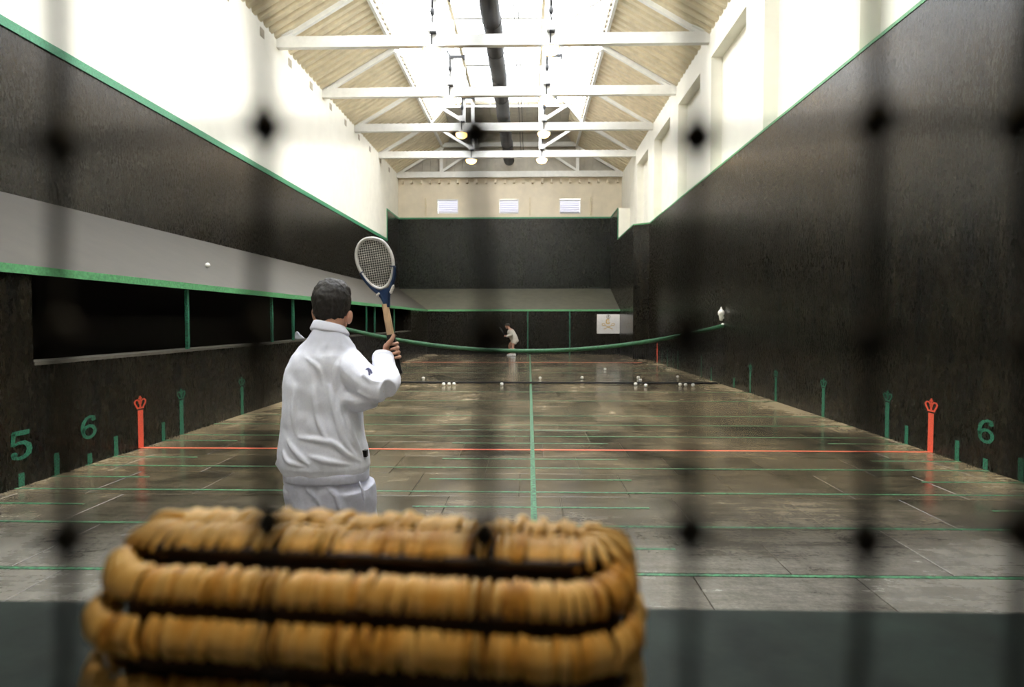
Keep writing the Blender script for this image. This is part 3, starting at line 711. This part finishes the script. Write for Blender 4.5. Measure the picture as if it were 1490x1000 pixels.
# racket axis and the right hand on it
DR = 3.12
RA, RB = Q(578.5, 543, DR), Q(561, 446, DR)            # butt, top of shaft
ax = (RB-RA).normalized(); rx = ax.cross(Vector((0, 1, 0))).normalized(); 
if rx.x < 0: rx = -rx
ry = Vector((0, 1, 0)); ry = (ry-ax*ry.dot(ax)).normalized()
def RP(u, v, d=0): return RA+ax*u+rx*v+ry*d
hm = (Q(572, 510, DR)-RA).dot(ax)                       # middle of the grip hand along the handle
palm = RP(hm, -.026, -.004)
sk_.ball(palm+rx*-.006, (.018, .030, .042), 14, 10, Matrix((rx, ry, ax)).transposed())
sk_.tube([rwr, rwr.lerp(palm, .55), palm+ax*.004], [.028, .026, .024], 12)
GR = .0245
for i in range(4):
    u = hm+.033-.0222*i; pts_ = []; L_ = (275, 290, 285, 262)[i]
    for j in range(9):
        a = math.radians(175-L_*j/8*.98); r_ = GR+.001
        pts_.append(RP(u-.004*j/8, r_*math.cos(a), r_*math.sin(a)))
    sk_.tube(pts_, [.0095, .0093, .0090, .0088, .0090, .0085, .0083, .0080, .0065], 10)
    for j in (3, 6): sk_.ball(pts_[j], .0095, 8, 6)
tb = smoothpath([RP(hm+.012, -.030, -.016), RP(hm+.034, -.016, -.030), RP(hm+.052, .006, -.028), RP(hm+.076, .020, -.016)], 4)
sk_.tube(tb, [.0140-.0045*i/12 for i in range(13)], 10); sk_.ball(tb[8], .0122, 8, 6)
body = remesh(sk_, 'body', 'skin', root, .0034, 2)
# hair
def hair_disp(me):
    from mathutils import noise as nz
    for v in me.vertices:
        p = v.co; r = nz.noise(Vector((p.x*55, p.y*55, p.z*38)))*.006+nz.noise(Vector((p.x*130, p.y*130, p.z*70)))*.003
        v.co = p+(p-hc).normalized()*r
b = MB(); b.ball(hc+Vector((0, -.004, .012)), (.091, .105, .108), 24, 16); b.ball(hc+Vector((-.002, -.022, -.03)), (.081, .082, .072), 20, 12); b.ball(hc+Vector((0, .02, .045)), (.087, .09, .075), 20, 12)
b.ball(hc+Vector((0, -.028, -.065)), (.062, .058, .032), 16, 10)
hair_o = remesh(b, 'hair', 'hair', root, .005, 3, hair_disp, 'short dark brown hair')
# cut the fringe so that the face stays clear
bm = bmesh.new(); bm.from_mesh(hair_o.data); off = wloc(hair_o)
dele = [v for v in bm.verts if (v.co+off).y > hc.y+.052 and (v.co+off).z < hc.z+.052]
bmesh.ops.delete(bm, geom=dele, context='VERTS'); bm.to_mesh(hair_o.data); bm.free()
# sweatshirt
sh = MB()
rows = [(688, 415, 535, .140), (676, 408, 538, .150), (662, 407, 535, .150), (640, 409, 531, .148), (600, 412, 526, .146), (560, 415, 520, .146), (535, 420, 518, .142), (516, 428, 518, .132), (503, 438, 514, .115), (492, 448, 507, .10), (483, 456, 502, .085), (476, 459, 500, .078)]
sh.loft([ering(a, b2, y_, 3.01, dp, skew=.0) for y_, a, b2, dp in rows])
raw = sh.mesh('t'); bvh = BVHTree.FromPolygons([v.co.copy() for v in raw.vertices], [tuple(p.vertices) for p in raw.polygons]); bpy.data.meshes.remove(raw)
O = Vector((0, 0, HC))
def surf(px, py, inset=.0):
    dr = (at(px, py, 3)-O).normalized(); h_ = bvh.ray_cast(O, dr)
    return (h_[0]+dr*inset) if h_[0] else at(px, py, 2.9)
# right sleeve, pushed up and loose
sh.tube(smoothpath([Q(498, 521, 3.0), Q(515, 540, 2.96), Q(538, 561, 2.92), Q(560, 569, 2.90)], 3), [.075, .078, .080, .080, .080, .078, .074, .068, .062, .055], 18)
sh.tube(smoothpath([Q(562, 566, 2.905), Q(566, 553, 2.98), Q(561, 537, 3.04), Q(557, 524, 3.08)], 3), [.050, .054, .055, .054, .052, .052, .052, .054, .054, .048], 18)
sh.tube([Q(494, 562, 2.95), Q(504, 580, 2.945), Q(522, 584, 2.93), Q(545, 579, 2.91)], [.045, .054, .052, .045], 14)
# left sleeve held in front
sh.tube(smoothpath([Q(456, 524, 3.0), Q(441, 550, 3.03), Q(439, 590, 3.06), Q(450, 590, 3.14), Q(466, 578, 3.21)], 3), [.060, .066, .070, .072, .071, .07, .07, .068, .066, .062, .058, .055, .05], 18)
# hem bulge, rib band, collar
sh.tube([Q(411, 668, 2.99), Q(408, 674, 2.99), Q(413, 682, 2.98)], [.022, .026, .018], 10)
FOLD = [([(500, 560), (494, 590), (500, 625), (520, 655)], .018), ([(478, 560), (486, 600), (500, 640), (518, 665)], .016), ([(455, 560), (462, 610), (478, 645)], .014),
        ([(420, 640), (432, 660), (450, 676)], .016), ([(435, 637), (460, 640), (485, 645), (505, 662), (525, 672)], .017), ([(505, 600), (512, 630), (526, 660)], .014),
        ([(412, 655), (420, 672), (445, 678)], .014), ([(450, 664), (480, 672), (510, 676)], .014), ([(500, 515), (490, 535), (488, 570)], .014), ([(430, 560), (428, 600), (432, 635)], .012), ([(444, 520), (462, 535), (470, 560)], .012)]
for pts_, r_ in FOLD:
    pp = smoothpath([surf(x, y, r_*.15) for x, y in pts_], 5); m_ = len(pp)
    sh.tube(pp, [r_*(.35+.65*math.sin(math.pi*(i+.3)/(m_-.4))) for i in range(m_)], 10)
sl = [([(528, 545), (540, 556), (553, 556)], .014, 2.86), ([(520, 570), (535, 577), (552, 580)], .012, 2.86)]
for pts_, r_, D in sl: sh.tube([Q(x, y, D) for x, y in pts_], [r_*.6, r_, r_*.6], 8)
def fleece_disp(me):
    from mathutils import noise as nz
    nrm_ = [v.normal.copy() for v in me.vertices]
    for v, vn_ in zip(me.vertices, nrm_):
        p = v.co; k = nz.noise(Vector((p.x*9+p.z*6, p.y*8, p.z*9)))*.008+nz.noise(Vector((p.x*28, p.y*28, p.z*22)))*.0025
        v.co = p+vn_*k
sweat = remesh(sh, 'sweatshirt', 'fleece', root, .006, 4, fleece_disp, 'white fleece sweatshirt')
b = MB()                                                  # folded collar
def ellip(px, py, D, rx_, ry_, tilt, n=28): 
    c = Q(px, py, D); return [c+Vector((rx_*math.cos(a), ry_*math.sin(a), tilt*math.cos(a)*.012-.010*math.sin(a))) for a in [2*math.pi*i/n for i in range(n)]]
for k in range(3): b.tube(ellip(479+.5*k, 474+4*k, 3.02, .062+.008*k, .072+.006*k, -1), [(.014, .014)]*28, 10, closed=True)
remesh(b, 'collar', 'fleece', sweat, .005, 3)
b = MB()
rg = [ering(414, 536, 681, 3.01, .142), ering(414.5, 536, 686, 3.01, .144), ering(415, 536, 694, 3.01, .142), ering(416, 535.5, 697, 3.01, .138)]
b.loft(rg); b.build('rib_hem', 'cotton', sweat)
tg = surf(531, 660, -.012); MB().box(tg.x-.012, tg.x+.010, tg.y-.008, tg.y+.02, tg.z-.016, tg.z+.016).build('hem_tag', 'black', sweat)
e = Q(537, 541, 2.848); b = MB()
for q in ([(-.012, .010), (-.002, .016), (.010, .008)], [(-.004, .014), (.002, 0), (.004, -.016)], [(.008, .008), (.014, -.008)]): b.ribbon(q, .006, (1, 0, 0), (0, 0, 1), e, .012)
b.build('sleeve_emblem', 'emblem', sweat)
# cuff
b = MB(); b.tube(smoothpath([Q(557, 526, 3.075), Q(557.5, 520, 3.09), Q(558, 515, 3.10)], 2), [(.050, .050), (.054, .054), (.053, .053), (.050, .050), (.046, .046)], 18, cap=False); b.build('cuff', 'fleece', sweat)
# shorts
st_ = MB(); st_.loft([ering(428, 538, 735, 3.02, .140), ering(420, 538, 712, 3.02, .142), ering(416, 535, 695, 3.02, .136), ering(418, 533, 684, 3.02, .128)])
for h_, k_, s in ((hl, kl, -1), (hr, kr, 1)):
    st_.tube([h_+Vector((0, 0, 0)), h_.lerp(k_, .35), h_.lerp(k_, .72)], [.115, .112, .108], 20)
for pts_, r_ in (([(446, 712), (462, 728), (470, 745)], .014), ([(475, 705), (490, 722), (494, 742)], .012), ([(522, 700), (528, 715), (531, 735)], .010)):
    st_.tube([at(x, y, 2.885) for x, y in pts_], [r_*.6, r_, r_*.7], 8)
remesh(st_, 'shorts', 'cotton', root, .006, 6, fleece_disp, 'pale white shorts')
for a_, k_ in ((al, kl), (ar, kr)):
    b = MB(); b.tube([a_+Vector((0, 0, .0)), a_+Vector((0, -.003, .09)), a_.lerp(k_, .5)+Vector((0, -.02, 0))], [.043, .046, .06], 14); b.build('sock', 'sock', root)
    b = MB(); b.loft([[a_+Vector((sx*(.045 if y_ < .1 else .05)*f, y_, z_-.08)) for sx, z_ in ((-1, 0), (1, 0), (1, .035*g), (.7, .075*g), (-.7, .075*g), (-1, .035*g))] for y_, f, g in ((-.085, .7, 1.1), (-.04, .95, 1.2), (.04, .95, 1.1), (.12, 1.05, .8), (.19, .95, .6), (.225, .5, .45))]); b.build('shoe', 'sock', root)
# ---- his racket (a thing of its own, held in the hand)
rk = thing('tennis_racket', 'wooden racket with navy throat and silver head held upright', 'racket', RA)
def C(cx_, cy_, d=0): p_ = at(480+cx_/4.35, 330+cy_/4.35, DR); p_.y += d; return p_
hd = [(270, 73), (220, 81), (184, 115), (167, 170), (173, 228), (198, 290), (235, 342), (275, 378), (325, 392), (368, 366), (391, 315), (401, 252), (394, 192), (370, 136), (328, 90)]
loop = [Vector(p_) for p_ in smoothpath([C(*q) for q in hd+[hd[0]]], 4)[:-1]]
MB().tube(loop, [(.0085, .011)]*len(loop), 10, up=(0, 1, 0), closed=True).build('head_frame', 'silver', rk); hf = [o_ for o_ in rk.children if o_.name.startswith('head_frame')][0]
b = MB()
lp = smoothpath([C(196, 296), C(232, 348), C(275, 392), (C(318, 428)), C(345, 470), C(355, 510)], 3); rp = smoothpath([C(408, 250), C(408, 312), C(392, 365), C(374, 410), C(369, 460), C(370, 510)], 3)
b.tube(lp, [(.0085+.003*min(1, i/6), .0125) for i in range(len(lp))], 10, up=(0, 1, 0)); b.tube(rp, [(.0085+.002*min(1, i/6), .0125) for i in range(len(rp))], 10, up=(0, 1, 0))
b.prism([C(290, 396, -.011), C(325, 404, -.011), C(372, 385, -.011), C(378, 440, -.011), C(380, 508, -.011), C(346, 508, -.011), C(335, 455, -.011)], (0, .022, 0)); b.build('throat', 'navy', rk)
cx0 = sum((p_ for p_ in loop), Vector())/len(loop); b = MB()
ins = [(q-cx0) for q in loop]; ta = (C(275, 80)-C(325, 390)).normalized(); tx = ta.cross(Vector((0, 1, 0))).normalized()
pol = [(q.dot(tx), q.dot(ta)) for q in ins]
def clip(axis, val):
    hits = []
    for i in range(len(pol)):
        a_, b_ = pol[i-1], pol[i]
        if (a_[axis]-val)*(b_[axis]-val) < 0: t_ = (val-a_[axis])/(b_[axis]-a_[axis]); hits.append(a_[1-axis]+t_*(b_[1-axis]-a_[1-axis]))
    return (min(hits), max(hits)) if len(hits) > 1 else None
for axis in (0, 1):
    lim = max(abs(q[axis]) for q in pol); v_ = -lim+.006; j = 0
    while v_ < lim:
        h_ = clip(axis, v_)
        if h_:
            f_ = (lambda t_: cx0+tx*v_+ta*t_) if axis == 0 else (lambda t_: cx0+tx*t_+ta*v_)
            b.tube([f_(h_[0])+Vector((0, .001*axis, 0)), f_(h_[1])+Vector((0, .001*axis, 0))], .0009, 5)
        v_ += .0108 if axis == 0 else .0115
b.build('strings', 'gut', hf)
u0 = (Q(568, 487, DR)-RA).dot(ax); u1 = (RB-RA).dot(ax)
def shaft(b, ua, ub, wa, wb, da, db, vo=0):
    rings = []
    for u, w2, d2 in ((ua, wa, da), (ub, wb, db)):
        rings.append([RP(u, w2*c_+vo, d2*s_) for c_, s_ in ((1, .5), (.5, 1), (-.5, 1), (-1, .5), (-1, -.5), (-.5, -1), (.5, -1), (1, -.5))])
    return b.loft(rings, False)
shaft(MB(), u0-.01, u1+.012, .0175, .0155, .014, .012).build('shaft', 'wood', rk)
g_ = MB(); shaft(g_, 0, u0, .0225, .0195, .0205, .018); shaft(g_, -.006, .012, .025, .024, .023, .022); g_.build('grip', 'grip', rk)
for q in ((392, 398), (398, 384), (386, 412), (305, 432)):
    c_ = C(*q); b = MB(); b.ball(c_, (.009, .014, .010), 10, 6); b.ball(c_+Vector((.006, -.012, .006)), .006, 8, 6); b.build('string_tie', 'gut', hf)
MB().tube([C(198, 297, -.014), C(215, 285, -.014)], .003, 6).build('binding', 'navy', hf)
MB().tube([C(384, 253, -.014), C(418, 250, -.014)], .003, 6).build('binding', 'navy', hf)
# =================================================================== PLAYER AT THE FAR END
DF = 28.7
fr = thing('person', 'person in cream sweater and shorts crouching before the low black wall', 'person', at(746, 518, DF)*1)
fr.location.z = 0
FQ = lambda px, py, dd=0: at(px, py, DF)+Vector((0, dd, 0))
b = MB()
h0 = FQ(738.3, 474.6); b.ball(h0, (.092, .085, .115), 14, 10); b.ball(h0+Vector((-.095, -.01, -.02)), (.025, .02, .022), 8, 6); b.ball(h0+Vector((-.03, 0, -.09)), (.055, .055, .04), 8, 6)
for dd in (-.09, .09): b.ball(h0+Vector((.01, dd, -.01)), (.02, .012, .03), 8, 6)
b.tube([h0+Vector((.02, 0, -.05)), FQ(742, 480)], [.058, .065], 10)
b.tube([FQ(742, 480), FQ(745, 487), FQ(748.5, 494)], [(.15, .11), (.15, .12), (.15, .13)], 14)
foot = {}
for dd, hip, kn, an in ((-.10, (748.5, 496), (746, 504), (748, 515.3)), (.12, (748, 496), (741, 503), (744, 514.6))):
    b.tube(smoothpath([FQ(*hip, dd), FQ(*kn, dd*1.4), FQ(*an, dd*1.6)], 3), [.095, .088, .075, .062, .058, .056, .042], 12); foot[dd] = FQ(*an, dd*1.6)
    b.tube([foot[dd], foot[dd]+Vector((-.17, 0, -.05))], [.045, .035], 10)
hand = FQ(735.2, 489, -.18)
b.tube([FQ(742.3, 482, -.17), FQ(742.5, 488.5, -.22), hand], [.055, .048, .032], 10); b.tube([FQ(742.3, 482, .17), FQ(741, 488, .22), FQ(735.6, 489.5, -.02)], [.055, .048, .032], 10)
for k in range(4): b.tube([hand+Vector((0, 0, .03-.02*k)), hand+Vector((-.05, -.03, .03-.02*k)), hand+Vector((-.055, .02, .03-.02*k))], [.011, .011, .009], 6)
b.tube([hand, hand+Vector((-.03, .03, .06))], [.014, .010], 6)
remesh(b, 'body', 'skin', fr, .010, 2)
b = MB(); b.tube([FQ(741.5, 479.5), FQ(742.5, 482.5), FQ(745.3, 488), FQ(748.4, 494), FQ(749, 496.5)], [(.09, .09), (.20, .15), (.20, .17), (.19, .17), (.18, .16)], 18)
for dd in (-1, 1): b.tube([FQ(742.3, 482, .15*dd), FQ(742.8, 488, .23*dd), FQ(739, 489, .19*dd-.1), FQ(737, 489.3, -.12 if dd < 0 else -.02)], [.085, .08, .06, .045], 12)
remesh(b, 'sweater', 'cream_knit', fr, .014, 3)
b = MB(); b.tube([FQ(749.5, 493.5), FQ(748.9, 497)], [(.19, .165), (.19, .175)], 16)
for dd, e_ in ((-.10, (747.7, 500)), (.12, (745.5, 499.3))): b.tube([FQ(749, 496, dd), FQ(*e_, dd*1.2)], [.13, .12], 14)
remesh(b, 'shorts', 'cream_knit', fr, .014, 3)
b = MB(); b.ball(h0+Vector((.01, 0, .045)), (.105, .1, .08), 14, 10); b.box(h0.x-.17, h0.x-.06, h0.y-.06, h0.y+.06, h0.z+.035, h0.z+.05); b.build('cap', 'pent', fr)
for dd, f0 in foot.items():
    b = MB(); b.tube([f0+Vector((-.01, 0, .25)), f0+Vector((0, 0, .0))], [.066, .056], 12); b.build('sock', 'sock', fr)
    b = MB(); b.loft([[Vector((f0.x+y_, f0.y+sx*.055*f, max(z_, 0))) for sx, z_ in ((-1, .002), (1, .002), (1, .05*g), (.7, .11*g), (-.7, .11*g), (-1, .05*g))] for y_, f, g in ((.09, .7, 1.0), (.03, .95, 1.1), (-.08, 1, .9), (-.17, .9, .6), (-.21, .5, .45))]); b.build('shoe', 'sock', fr)
rk2 = thing('tennis_racket', 'dark racket held in front by the crouching person', 'racket', hand)
tip = FQ(729.5, 480, -.2); md = hand.lerp(tip, .42); axd = (tip-hand).normalized(); sx_ = axd.cross(Vector((0, 1, 0))).normalized(); c_ = hand.lerp(tip, .98)
MB().tube([hand-axd*.12, c_-axd*.15], .015, 8).build('shaft', 'navy', rk2)
MB().tube([c_+axd*(.15*math.cos(a))+(sx_*.35+Vector((0, .9, 0)))*(.105*math.sin(a)) for a in [2*math.pi*i/24 for i in range(24)]], .011, 8, closed=True).build('head_frame', 'navy', rk2)
b = MB()
for i in range(-4, 5):
    q = sx_*.35+Vector((0, .9, 0)); v_ = .022*i; l_ = .15*math.sqrt(max(0, 1-(v_/.105)**2)); b.tube([c_+q*v_-axd*l_, c_+q*v_+axd*l_], .0012, 4)
    v2 = .031*i; l2 = .105*math.sqrt(max(0, 1-(v2/.15)**2)); b.tube([c_+axd*v2-q*l2, c_+axd*v2+q*l2], .0012, 4)
b.build('strings', 'gut', rk2)
# =================================================================== WICKER BASKET ON THE LEDGE
BX0, BX1, BD0, BD1, BZ0 = -.343, .084, .437, .623, 1.15
bcx, bcy = (BX0+BX1)/2, (BD0+BD1)/2
bk = thing('wicker_basket', 'golden wicker basket with rows of upright canes on the green ledge', 'basket', (bcx, bcy, BZ0))
BH, BA, BB = .263, .093, .060                             # height, half depth and rise of the rolled top
LV = BH-BB
def prof(t):                                             # t in metres up the wall and over the top: height and inset
    if t < LV: return t, 0
    a = min(1, (t-LV)/LTOP)*math.pi/2; a = a**1.0
    return LV+BB*math.sin(a), BA*(1-math.cos(a))
LTOP = sum(math.hypot(BB*(math.sin((i+1)*math.pi/128)-math.sin(i*math.pi/128)), BA*(math.cos((i+1)*math.pi/128)-math.cos(i*math.pi/128))) for i in range(64))
def perim(hw, hd_, rad, step):
    rad = min(rad, hw*.98, hd_*.98); pts_ = []
    segs = [((-hw+rad, -hd_), (hw-rad, -hd_)), None, ((hw, -hd_+rad), (hw, hd_-rad)), None, ((hw-rad, hd_), (-hw+rad, hd_)), None, ((-hw, hd_-rad), (-hw, -hd_+rad)), None]
    cor = {1: (hw-rad, -hd_+rad, -90), 3: (hw-rad, hd_-rad, 0), 5: (-hw+rad, hd_-rad, 90), 7: (-hw+rad, -hd_+rad, 180)}
    nrm = {0: (0, -1), 2: (1, 0), 4: (0, 1), 6: (-1, 0)}
    for i in range(8):
        if i in cor:
            cx_, cy_, a0 = cor[i]; n_ = max(2, int(rad*math.pi/2/step))
            for k in range(n_): a = math.radians(a0+90*(k+.5)/n_); pts_.append((cx_+rad*math.cos(a), cy_+rad*math.sin(a), math.cos(a), math.sin(a)))
        else:
            (xa, ya), (xb, yb) = segs[i]; l_ = math.hypot(xb-xa, yb-ya); n_ = max(1, int(l_/step))
            for k in range(n_): f = (k+.5)/n_; pts_.append((xa+(xb-xa)*f, ya+(yb-ya)*f, *nrm[i]))
    return pts_
HW, HD = (BX1-BX0)/2, (BD1-BD0)/2
rings = []
for i in range(15):
    z, ins = prof(i/14*(LV+LTOP)*.985); hw, hd_ = HW-ins*.24-.011, max(.004, HD-ins-.011)
    rings.append([Vector((bcx+x, bcy+y, BZ0+z-.006)) for x, y in [(hw*math.copysign(abs(math.cos(a))**.5, math.cos(a)), hd_*math.copysign(abs(math.sin(a))**.6, math.sin(a))) for a in [2*math.pi*k/48 for k in range(48)]]])
MB().loft(rings).build('inner_shell', 'core', bk)
TB = [0.0, .046, .094, .143, .191, .239, .284, LV+LTOP*.995]                       # row boundaries along the profile
cane_mesh = {}
def cane(length):
    k = round(length, 3)
    if k not in cane_mesh:
        b = MB(); n_ = 6; pts_ = []; rd = []
        for i in range(n_+1): t = i/n_; pts_.append((0, -(.0075*math.sin(math.pi*t)-.003), (t-.5)*length)); rd.append(.0034 if 0 < i < n_ else .002)
        b.tube(pts_, rd, 6); me = b.mesh('cane'); me.materials.append(M['cane']); cane_mesh[k] = me
    return cane_mesh[k]
spec = []
for r in range(len(TB)-1):
    ta_, tb_ = TB[r]+.003, TB[r+1]-(.013 if r < len(TB)-2 else 0)
    z0, i0 = prof(ta_); z1, i1 = prof(tb_); zm, im = prof((ta_+tb_)/2)
    ln = math.hypot(z1-z0, i1-i0)
    hw, hd_ = HW-im*.24, HD-im
    for x, y, nx, ny in perim(hw, hd_, .055, .0062):
        dins = (i1-i0)*(abs(ny)+.24*abs(nx))
        up = Vector((-nx*dins, -ny*dins, z1-z0)).normalized(); nrm = Vector((nx, ny, 0)); nrm = (nrm-up*nrm.dot(up)).normalized(); tg_ = up.cross(nrm)
        spec.append((Vector((x, y, zm)), tg_, nrm, up, ln*1.04))
spec.sort(key=lambda q: (q[0]+Vector((bcx, bcy, BZ0))-Vector((0, -.25, HC))).length+(.6 if q[2].y > .1 else 0))
rest = MB()
for i, (c_, tg_, nrm, up, ln) in enumerate(spec):
    m3 = Matrix((tg_, -nrm, up)).transposed()
    m3 = m3 @ Matrix.Rotation(random.gauss(0, .085), 3, 'Y')
    c2 = c_+nrm*random.gauss(0, .0018)
    if i < 300:
        o = link('cane', cane(ln), bk); o.matrix_local = Matrix.Translation(c2) @ m3.to_4x4()
    else:
        me = cane(ln); rest.add([m3 @ v.co+c2+Vector((bcx, bcy, BZ0)) for v in me.vertices], [tuple(p_.vertices) for p_ in me.polygons], True)
rest.build('rear_canes', 'cane', bk, kind='stuff')
for r in range(len(TB)):                                  # dark weavers between the rows
    if r in (0, len(TB)-1): continue
    z, ins = prof(TB[r]-.002); hw, hd_ = HW-ins*.24-.006, HD-ins-.006
    MB().tube([(bcx+x, bcy+y, BZ0+z) for x, y, _, _ in perim(hw, hd_, .055, .02)], .0045, 6, closed=True).build('weaver', 'core', bk)
bk.rotation_euler.z = math.radians(-4.5)
# =================================================================== NET ACROSS THE VIEWING OPENING
ND = .14
vn = thing('safety_net', 'dark knotted string net hung across the viewing opening', 'net', (0, ND, 1.15))
CELL = .0460
seen = [at(px, 480, ND).x for px in (88, 376, 697, 1006, 1268, 1490)]
xsv = [seen[0]-CELL*k for k in range(40, 0, -1)]+seen+[seen[-1]+CELL*k for k in range(1, 40)]
zsv = [at(745, py, ND).z for py in (1052, 778, 488, 193, -92, -380)]; zsv = [zsv[0]-CELL*k for k in range(7, 0, -1)]+zsv+[zsv[-1]+CELL*k for k in range(1, 9)]
def jit(i, j): 
    q = random.Random(i*131+j*17); return q.uniform(-.0022, .0022), q.uniform(-.0022, .0022)
for i, x in enumerate(xsv):
    b = MB(); pts_ = []; rd = []
    for j, z in enumerate(zsv):
        dx, dz_ = jit(i, j); q = Vector((x+dx, ND, z+dz_))
        pts_ += [q+Vector((0, 0, -.006)), q, q+Vector((0, 0, .006))]; rd += [.0016, .0026, .0016]
        b.ball(q, (.0048, .0040, .0050), 8, 6)
    b.tube(pts_, rd, 6); b.build('net_string', 'string', vn)
for j, z in enumerate(zsv):
    b = MB(); b.tube([Vector((x+jit(i, j)[0], ND+.001, z+jit(i, j)[1])) for i, x in enumerate(xsv)], .0010, 6); b.build('net_string', 'string', vn)
# ---- bulb added out of view under the gallery roof, to light the basket
lp_ = Vector((.05, .40, 2.20))
gl = thing('added_bulb', 'unseen warm bulb added under the viewing gallery roof to light the basket', 'lamp', lp_)
MB().lathe(lp_, [(.045, .42), (.045, .06), (.03, .02), (.02, 0)], 14).build('socket', 'black', gl)
MB().ball(lp_+Vector((0, 0, -.04)), .045, 14, 10).build('bulb', 'bulb', gl)
